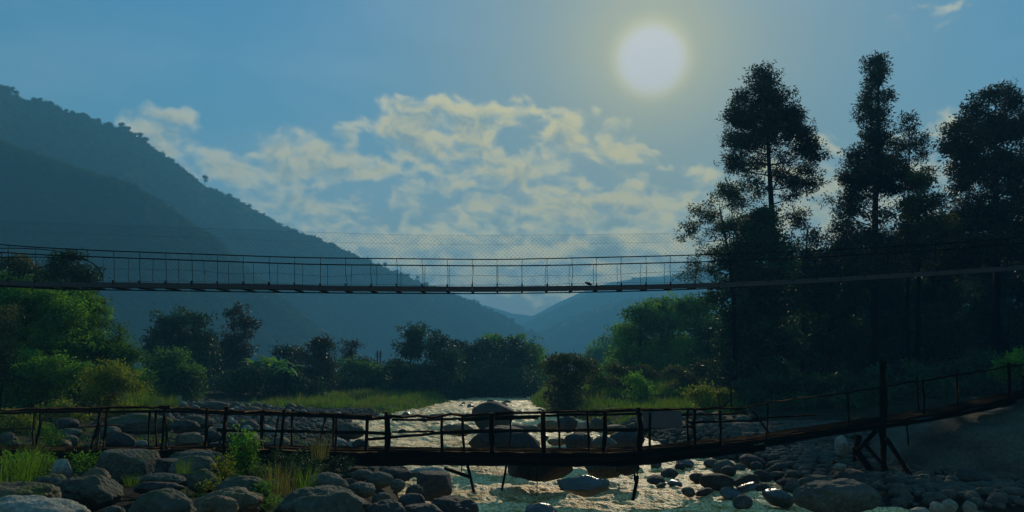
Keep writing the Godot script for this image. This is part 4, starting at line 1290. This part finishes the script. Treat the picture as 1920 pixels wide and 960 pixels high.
func make_hanging_bridge() -> void:
	var far := func(px: float) -> float: return bridge_d(px) + 1.16
	var rail_n := smooth_tab([[-260, 430], [0, 458.5], [216, 471], [515, 481.5], [640, 484], [900, 486.5], [1065, 484], [1240, 480], [1376, 476], [1557, 468.5], [1814, 454], [2200, 420]])
	var rail_f := smooth_tab([[-260, 447], [0, 473], [216, 483], [515, 493.5], [640, 496.5], [900, 498.5], [1065, 497], [1320, 491], [1557, 481], [1814, 465], [2200, 432]])
	var deck_n := smooth_tab([[-260, 508], [0, 525], [160, 529], [515, 533], [640, 536], [900, 537.5], [1065, 536], [1240, 533], [1477, 525], [1755, 508], [1920, 497], [2200, 474]])
	var deck_f := smooth_tab([[-260, 521], [0, 537], [160, 543], [515, 548], [640, 549.5], [900, 550.5], [1065, 548.5], [1240, 544.5], [1477, 534], [1755, 514], [1920, 502], [2200, 478]])
	var net_t := smooth_tab([[-260, 390], [0, 415], [640, 437], [900, 441], [1290, 437], [1600, 424], [1920, 404], [2200, 380]])
	var base := P(960, 540, bridge_d(960))
	var o := thing("suspension_bridge", "long hanging footbridge of steel cables and hangers crossing the whole valley", "bridge", base)
	for q in [["handrail_cable", rail_n, bridge_d, 0.023], ["handrail_cable", rail_f, far, 0.026], ["deck_cable", deck_f, far, 0.026]]:
		var b := MB.new()
		var pts := []
		for p in along(q[1], -240, 2180, 80, q[2]):
			pts.append(p - base)
		b.tube(pts, [q[3]], 6)
		obj(q[0], b.mesh(M.steel), o)
	# bays: one near hanger, one far hanger, a cross beam and the boards of the deck
	var x0 := (16.0 - 960) / F * bridge_d(16)
	var dir := (P(1900, 540, bridge_d(1900)) - P(0, 540, bridge_d(0)))
	dir.y = 0
	dir = dir.normalized()
	var start := Vector3(x0, 0, -bridge_d(16))
	var last := Vector3.ZERO
	var last_f := Vector3.ZERO
	for k in range(-4, 48):
		var at := start + dir * 0.982 * k
		var px := 960 + at.x / -at.z * F
		if px < -230 or px > 2150:
			continue
		var dn := bridge_d(px)
		var foot := P(px, tab(deck_n, px), dn) - base
		var head := P(px, tab(rail_n, px), dn) - base
		var b := MB.new()
		var bend := Vector3(rr(-0.03, 0.05), 0, rr(-0.04, 0.04))
		b.tube([head, head.lerp(foot, 0.5) + bend, foot + Vector3(rr(-0.02, 0.06), 0, 0)], [0.0105], 5)
		obj("hanger", b.mesh(M.steel), o)
		var bolt := MB.new()
		bolt.tube([foot + Vector3(0, -0.05, 0.06), foot + Vector3(0, 0.09, 0.06)], [0.03], 6)
		obj("clamp", bolt.mesh(M.galvanised), o)
		# the far side lines up straight across
		var pf := at + Vector3(0, 0, -1.16)
		var pxf := 960 + pf.x / -pf.z * F
		var ff := P(pxf, tab(deck_f, pxf), -pf.z) - base
		var hf := P(pxf, tab(rail_f, pxf), -pf.z) - base
		var b2 := MB.new()
		b2.tube([hf, hf.lerp(ff, 0.5) + Vector3(rr(-0.04, 0.04), 0, 0), ff + Vector3(rr(-0.03, 0.03), 0, 0)], [0.0088], 5)
		obj("hanger", b2.mesh(M.steel), o)
		var beam := MB.new()
		beam.tube([foot + Vector3(0, -0.21, 0.05), ff + Vector3(0, 0.03, -0.08)], [0.036], 6)
		obj("cross_beam", beam.mesh(M.plank), o)
		var tip := MB.new()
		tip.tube([ff + Vector3(0, 0.03, -0.081), ff + Vector3(0, 0.03, -0.2)], [0.038], 6)
		obj("beam_cap", tip.mesh(M.galvanised), o)
		if last != Vector3.ZERO:
			var m := (last + foot) / 2
			var t := Transform3D(Basis.looking_at((foot - last).normalized(), Vector3.UP), m)
			var ed := MB.new()
			ed.box(t.translated(Vector3(0, -0.095, 0)), Vector3(0.045, 0.19, (foot - last).length() - 0.006))
			obj("edge_board", ed.mesh(M.plank), o)
			var mf := (last_f + ff) / 2
			for e in 2:
				var c := m.lerp(mf, 0.14 + 0.23 * e) + Vector3(0, lerpf(-0.145, 0.02, 0.14 + 0.23 * e), 0)
				var bd := MB.new()
				bd.box(Transform3D(Basis.looking_at((foot - last).normalized(), Vector3.UP), c), Vector3(0.23, 0.03, (foot - last).length() - 0.012))
				obj("deck_board", bd.mesh(M.plank), o)
		last = foot
		last_f = ff
	# two slack wires of the far side
	for q in [0.36, 0.70]:
		var b := MB.new()
		var pts := []
		for k in 110:
			var px := lerpf(-200, 2100, k / 109.0)
			var y := lerpf(tab(rail_f, px), tab(deck_f, px), q) + nz(k, q * 30, 0, 0.13) * 5.0
			pts.append(P(px, y, bridge_d(px) + 1.14) - base)
		b.tube(pts, [0.006], 4)
		obj("slack_wire", b.mesh(M.steel), o)
	# wire netting along the far side, much taller than the rail
	var net := MB.new()
	var n := 300
	var pitch := 2380.0 / n
	for s in [1, -1]:
		for k in range(-15, n):
			var pts := []
			for e in [0.0, 1.0]:
				var px: float = -220 + pitch * (k + (e if s > 0 else 1.0 - e) * 14.0)
				if px > 2160 or px < -225:
					pts = []
					break
				pts.append(P(px, lerpf(tab(deck_f, px) - 4, tab(net_t, px), e), bridge_d(px) + 1.22) - base)
			if pts.size() == 2:
				net.tube(pts, [0.0028], 3)
	for y in [0.0, 0.3]:
		var pts := []
		for k in 60:
			var px := lerpf(-220, 2150, k / 59.0)
			pts.append(P(px, lerpf(tab(net_t, px), tab(rail_f, px), y), bridge_d(px) + 1.22) - base)
		net.tube(pts, [0.0026], 4)
	obj("netting", net.mesh(M.steel), o).set_meta("kind", "stuff")
	# hoses hung on the left part
	for q in [[[[-240, 468], [0, 465.5], [60, 466.5], [95, 469], [112, 472], [124, 477]], "upper black hose sagging from the rail of the hanging bridge"], [[[-240, 490], [0, 483], [60, 482], [100, 483], [150, 485], [172, 493], [184, 504], [190, 514], [193, 523]], "lower black hose curving down to the deck of the hanging bridge"]]:
		var pts := []
		var at := P(q[0][1][0], q[0][1][1], 29.75)
		for p in smooth_tab(q[0]):
			pts.append(P(p[0], p[1], 29.75) - at)
		var b := MB.new()
		b.tube(pts, [0.019], 6)
		var h := obj("hose", b.mesh(M.hose), self, at)
		tag(h, q[1], "hose", "hoses on the hanging bridge")
	# the small dark bundle on the deck
	var lump := MB.new()
	var lp := P(1103, 534, bridge_d(1103) + 0.2)
	lump.tube([Vector3(-0.13, 0.1, 0), Vector3(-0.08, 0.08, 0), Vector3(0.0, 0.05, 0), Vector3(0.1, 0.02, 0), Vector3(0.14, -0.02, 0)], [0.015, 0.04, 0.06, 0.045, 0.02], 8)
	tag(obj("bundle", lump.mesh(M.bark), self, lp), "small dark bundle lying on the edge of the hanging bridge's deck", "bundle")


func pole(o: Node3D, called: String, pts: Array, r: float, mat: Material, bow := 0.02) -> void:
	var base := o.position
	var out := []
	var rad := []
	for k in pts.size() - 1:
		var a: Vector3 = pts[k]
		var b: Vector3 = pts[k + 1]
		var n := maxi(2, int((b - a).length() / 0.35))
		for e in n + (1 if k == pts.size() - 2 else 0):
			out.append(a.lerp(b, float(e) / n) - base + Vector3(rng.randfn(), rng.randfn(), rng.randfn()) * bow * 0.5)
			rad.append(r * rr(0.78, 1.12))
	var m := MB.new()
	m.tube(out, rad, 7)
	obj(called, m.mesh(mat), o)


func make_pole_bridge() -> void:
	var dep := [[-200, 19.6], [1200, 19.6], [1500, 21.0], [1920, 23.2], [2100, 24.0]]
	var near := func(px: float) -> float: return tab(dep, px)
	var rail := [[-120, 771], [0, 769], [100, 766], [200, 767], [310, 765], [420, 770], [520, 772], [600, 775], [690, 781], [740, 780], [830, 780], [900, 776], [960, 774], [1080, 771], [1200, 769], [1380, 767], [1440, 755], [1560, 741], [1650, 727], [1730, 713], [1800, 702], [1920, 684], [2020, 672]]
	var deck := [[-120, 842], [0, 842], [120, 845], [250, 844], [420, 841], [560, 844], [660, 847], [740, 847], [850, 846], [1000, 848], [1180, 848], [1330, 833], [1420, 823], [1560, 800], [1650, 788], [1790, 768], [1880, 746], [1990, 726]]
	var base := P(960, 848, 19.6)
	var o := thing("pole_bridge", "low rustic footbridge of rough poles crossing the river before the rapids", "bridge", base)
	# deck logs laid lengthwise, in lengths that overlap
	for row in 6:
		var x := -150.0 - row * 40
		while x < 1990:
			var len := rr(210, 330)
			var pts := []
			for k in 5:
				var px := minf(x + len * k / 4.0, 2000)
				var p := P(px, tab(deck, px), tab(dep, px))
				p += Vector3(0, -0.06 + rr(-0.008, 0.008), -0.19 * row)
				pts.append(p)
			pole(o, "deck_pole", pts, 0.088 if x < 1250 else 0.06, M.pole_pale if row == 0 and rng.randf() < 0.3 else M.pole, 0.006)
			x += len + 1.0
	# two big stringers below, the front one showing as the dark side of the bridge
	for row in [[0.05, -0.27, 0.135], [-0.8, -0.27, 0.13]]:
		for seg in [[-140, 470], [472, 1010], [1012, 1430], [1432, 1900]]:
			var pts := []
			for k in 7:
				var px := lerpf(seg[0], seg[1], k / 6.0)
				var p := P(px, tab(deck, px), tab(dep, px))
				pts.append(p + Vector3(0, row[1] + (0.10 if seg[0] > 1200 else 0.03), row[0]))
			pole(o, "stringer", pts, row[2] * (0.5 if seg[0] > 1200 else 0.72), M.pole, 0.012)
	# a thin pale pole lying along the near edge
	for seg in [[-100, 52], [54, 82], [125, 140], [178, 318], [320, 520], [470, 722], [730, 905], [1210, 1330], [1330, 1440], [1440, 1560], [1560, 1700]]:
		var pts := []
		for k in 5:
			var px := lerpf(seg[0], seg[1], k / 4.0)
			pts.append(P(px, tab(deck, px) - (3 if px < 1200 else 1), tab(dep, px) - 0.08))
		pole(o, "edge_pole", pts, 0.026, M.pole_pale, 0.006)
	# handrails, near and far
	for seg in [[-110, 210, 0.05, 0], [190, 320, 0.045, -2], [300, 440, 0.05, 0], [425, 700, 0.066, 1], [560, 735, 0.06, 3], [726, 960, 0.05, 0], [930, 1230, 0.05, 1], [1110, 1390, 0.045, -1], [1380, 1560, 0.032, 0], [1550, 1700, 0.032, 0], [1690, 2010, 0.032, 0]]:
		pole(o, "handrail", along(rail, seg[0], seg[1], 4, near).map(func(p): return p + Vector3(0, -seg[3] * 0.0133, 0)), seg[2] * 0.8, M.pole, 0.03)
	for seg in [[-110, 330, 7], [320, 700, 7], [735, 960, 9], [940, 1240, 9], [1230, 1400, 12]]:
		var pts := []
		for k in 5:
			var px := lerpf(seg[0], seg[1], k / 4.0)
			pts.append(P(px, tab(rail, px) + seg[2] * 0.8, tab(dep, px) + 1.05))
		pole(o, "handrail", pts, 0.034, M.pole, 0.01)
	# middle rails
	for seg in [[408, 806, 735, 813, 0.042, 0.0], [140, 802, 230, 796, 0.018, 0.9], [690, 824, 822, 812, 0.036, 0.0], [735, 811, 814, 809, 0.03, 0.9], [812, 813, 905, 808, 0.05, 0.0], [900, 808, 1215, 806, 0.042, 0.0], [1150, 806, 1300, 800, 0.03, 0.9], [860, 788, 1010, 782, 0.04, 0.9], [1290, 793, 1440, 788, 0.03, 0.0], [1410, 785, 1530, 778, 0.024, 0.0], [0, 805, 60, 803, 0.016, 0.9]]:
		pole(o, "middle_rail", [P(seg[0], seg[1], tab(dep, seg[0]) + seg[5]), P(seg[2], seg[3], tab(dep, seg[2]) + seg[5])], seg[4], M.pole, 0.012)
	# posts: top x, y, foot x, y, radius, side (0 near, 1 far), pale
	for q in [[66, 770, 62, 842, 0.04, 1, 1], [78, 766, 68, 856, 0.05, 0, 0], [192, 764, 166, 862, 0.05, 0, 0], [186, 770, 184, 840, 0.035, 1, 1], [200, 768, 193, 852, 0.048, 0, 0], [281, 768, 279, 838, 0.042, 1, 0], [290, 768, 294, 838, 0.045, 1, 0], [308, 762, 303, 852, 0.048, 0, 0], [309, 764, 313, 846, 0.04, 0, 0], [388, 766, 386, 848, 0.05, 0, 0], [424, 762, 421, 850, 0.07, 0, 0], [421, 806, 406, 846, 0.035, 0, 0], [492, 770, 490, 842, 0.075, 1, 0], [531, 766, 525, 856, 0.055, 0, 0], [549, 768, 548, 842, 0.045, 1, 0], [522, 774, 514, 842, 0.035, 1, 0], [612, 780, 592, 842, 0.04, 1, 0], [624, 778, 626, 842, 0.045, 1, 0], [631, 774, 628, 852, 0.045, 0, 0], [689, 776, 686, 846, 0.062, 0, 0], [723, 772, 725, 872, 0.068, 0, 0], [729, 778, 729, 846, 0.045, 0, 0], [830, 780, 826, 872, 0.055, 0, 0], [868, 780, 870, 848, 0.045, 0, 0], [921, 772, 922, 850, 0.09, 0, 0], [958, 776, 957, 846, 0.04, 1, 0], [1019, 772, 1019, 852, 0.09, 0, 0], [1047, 774, 1049, 846, 0.045, 1, 0], [1103, 770, 1106, 846, 0.045, 0, 0], [1133, 772, 1134, 848, 0.075, 0, 0], [1198, 764, 1202, 872, 0.105, 0, 0], [1218, 774, 1218, 846, 0.045, 1, 0], [1288, 768, 1290, 846, 0.05, 1, 0], [1302, 766, 1304, 850, 0.06, 0, 0], [1351, 768, 1352, 836, 0.045, 0, 0], [1437, 756, 1438, 826, 0.035, 0, 0], [1410, 768, 1446, 818, 0.035, 0, 0], [1590, 738, 1592, 800, 0.04, 0, 0], [1720, 706, 1722, 782, 0.04, 1, 0], [1731, 712, 1733, 778, 0.035, 0, 0], [1795, 696, 1797, 772, 0.05, 0, 0], [1892, 682, 1893, 748, 0.06, 0, 0]]:
		var dz := 1.0 if q[5] else -0.07
		pole(o, "post", [P(q[0], q[1], tab(dep, q[0]) + dz), P(q[2], q[3], tab(dep, q[2]) + dz)], q[4] * 0.76, M.pole_pale if q[6] else M.pole, 0.03)
	# the trestle on the right
	pole(o, "trestle_post", [P(1655, 676, 21.8), P(1656, 780, 21.8), P(1660, 915, 21.8)], 0.10, M.pole, 0.03)
	pole(o, "trestle_post", [P(1610, 815, 22.9), P(1600, 890, 22.9)], 0.10, M.pole, 0.02)
	for q in [[1643, 806, 1600, 852, 0.07], [1598, 838, 1644, 905, 0.06], [1618, 828, 1658, 872, 0.06], [1662, 822, 1722, 918, 0.08], [1610, 845, 1650, 900, 0.05], [1560, 866, 1680, 918, 0.06], [1700, 790, 1704, 836, 0.02]]:
		pole(o, "brace", [P(q[0], q[1], 21.7), P(q[2], q[3], 21.7)], q[4], M.pole, 0.014)
	# sticks under the middle span, standing in the water
	for q in [[876, 866, 888, 922, 0.034, 19.5], [950, 866, 941, 920, 0.03, 19.5], [832, 878, 880, 894, 0.045, 19.45], [865, 866, 865, 892, 0.012, 19.6], [1007, 868, 1007, 930, 0.012, 19.3], [930, 866, 930, 880, 0.012, 19.5]]:
		pole(o, "prop_stick", [P(q[0], q[1], q[5]), P(q[2], q[3], q[5])], q[4], M.pole, 0.008)
	# loose stones that ballast the deck edge are left where they lie
	var f := thing("forked_stick", "short thick forked stick standing upright in the river before the bridge", "stick", P(1188, 938, 18.2))
	pole(f, "stem", [P(1187, 938, 18.2), P(1190, 918, 18.2), P(1195, 892, 18.2)], 0.05, M.pole, 0.015)
	pole(f, "prong", [P(1192, 908, 18.2), P(1189, 898, 18.2), P(1190, 888, 18.2)], 0.022, M.pole, 0.004)
	pole(f, "prong", [P(1195, 892, 18.2), P(1196, 872, 18.25)], 0.016, M.pole, 0.004)
	# the sheet hung over the far rail
	var sh := MB.new()
	var nx := 24
	var at := P(1240, 785, 20.7)
	for back in [0.0, 0.03]:
		for r in 9:
			for k in nx + 1:
				var p := P(lerpf(1205, 1277 + r * 0.5, float(k) / nx), lerpf(770, 803, r / 8.0), 20.66 + back) - at
				p.z += sin(k * 0.9) * 0.012 * r / 8.0
				sh.v.append(p)
	for back in 2:
		for r in 8:
			for k in nx:
				var q := back * 9 * (nx + 1) + r * (nx + 1) + k
				sh.i.append_array([q, q + 1, q + nx + 1, q + 1, q + nx + 2, q + nx + 1] if back == 0 else [q, q + nx + 1, q + 1, q + 1, q + nx + 1, q + nx + 2])
	sh.smooth()
	tag(obj("sheet", sh.mesh(M.sheet), self, at), "grey sheet hung below the far handrail of the pole bridge", "sheet")


func make_small_things() -> void:
	# electricity poles on the far bank
	var at := P(710, 700, 112)
	at.y = ground_h(at.x, 112)
	var o := thing("electricity_pole", "pair of wooden electricity poles with short cross arms on the far bank", "utility pole", at)
	for x in [707.5, 713]:
		var b := MB.new()
		b.tube([P(x, 725, 112) - at, P(x, 657, 112) - at], [0.13, 0.1], 7)
		obj("pole", b.mesh(M.pole), o)
	for y in [663.5, 668]:
		var b := MB.new()
		b.tube([P(703, y, 111.8) - at, P(717.5, y, 111.8) - at], [0.05], 5)
		obj("cross_arm", b.mesh(M.pole), o)
	# stick fence on the right meadow
	var fa := P(1370, 765, 40)
	var fence := thing("stick_fence", "leaning sticks of an old fence by the yellow-green bush", "fence", fa)
	for q in [[1370, 722, 1372, 775], [1346, 738, 1352, 776], [1352, 764, 1372, 748]]:
		pole(fence, "stick", [P(q[0], q[1], 40), P(q[2], q[3], 40)], 0.045, M.pole, 0.015)
	# driftwood branches
	for q in [[[[222, 929, 11.4], [232, 931, 11.3], [250, 934, 11.2]], 0.012, M.pole_pale, "pale bare stick lying on the soil beside the angular boulder"], [[[604, 838, 24], [611, 824, 24], [616, 836, 24]], 0.03, M.pole_pale, "bent pale branch among the cobbles behind the railing"], [[[1010, 766, 55], [1022, 771, 55], [1032, 768, 55], [1040, 760, 55]], 0.06, M.pole_pale, "grey driftwood branch at the foot of the riverside tree"]]:
		var d0: Array = q[0][0]
		var a := P(d0[0], d0[1], d0[2])
		var pts := []
		for p in q[0]:
			pts.append(P(p[0], p[1], p[2]) - a)
		var b := MB.new()
		b.tube(pts, [q[1], q[1] * 0.8, q[1] * 0.5], 6)
		tag(obj("branch", b.mesh(q[2]), self, a), q[3], "branch")
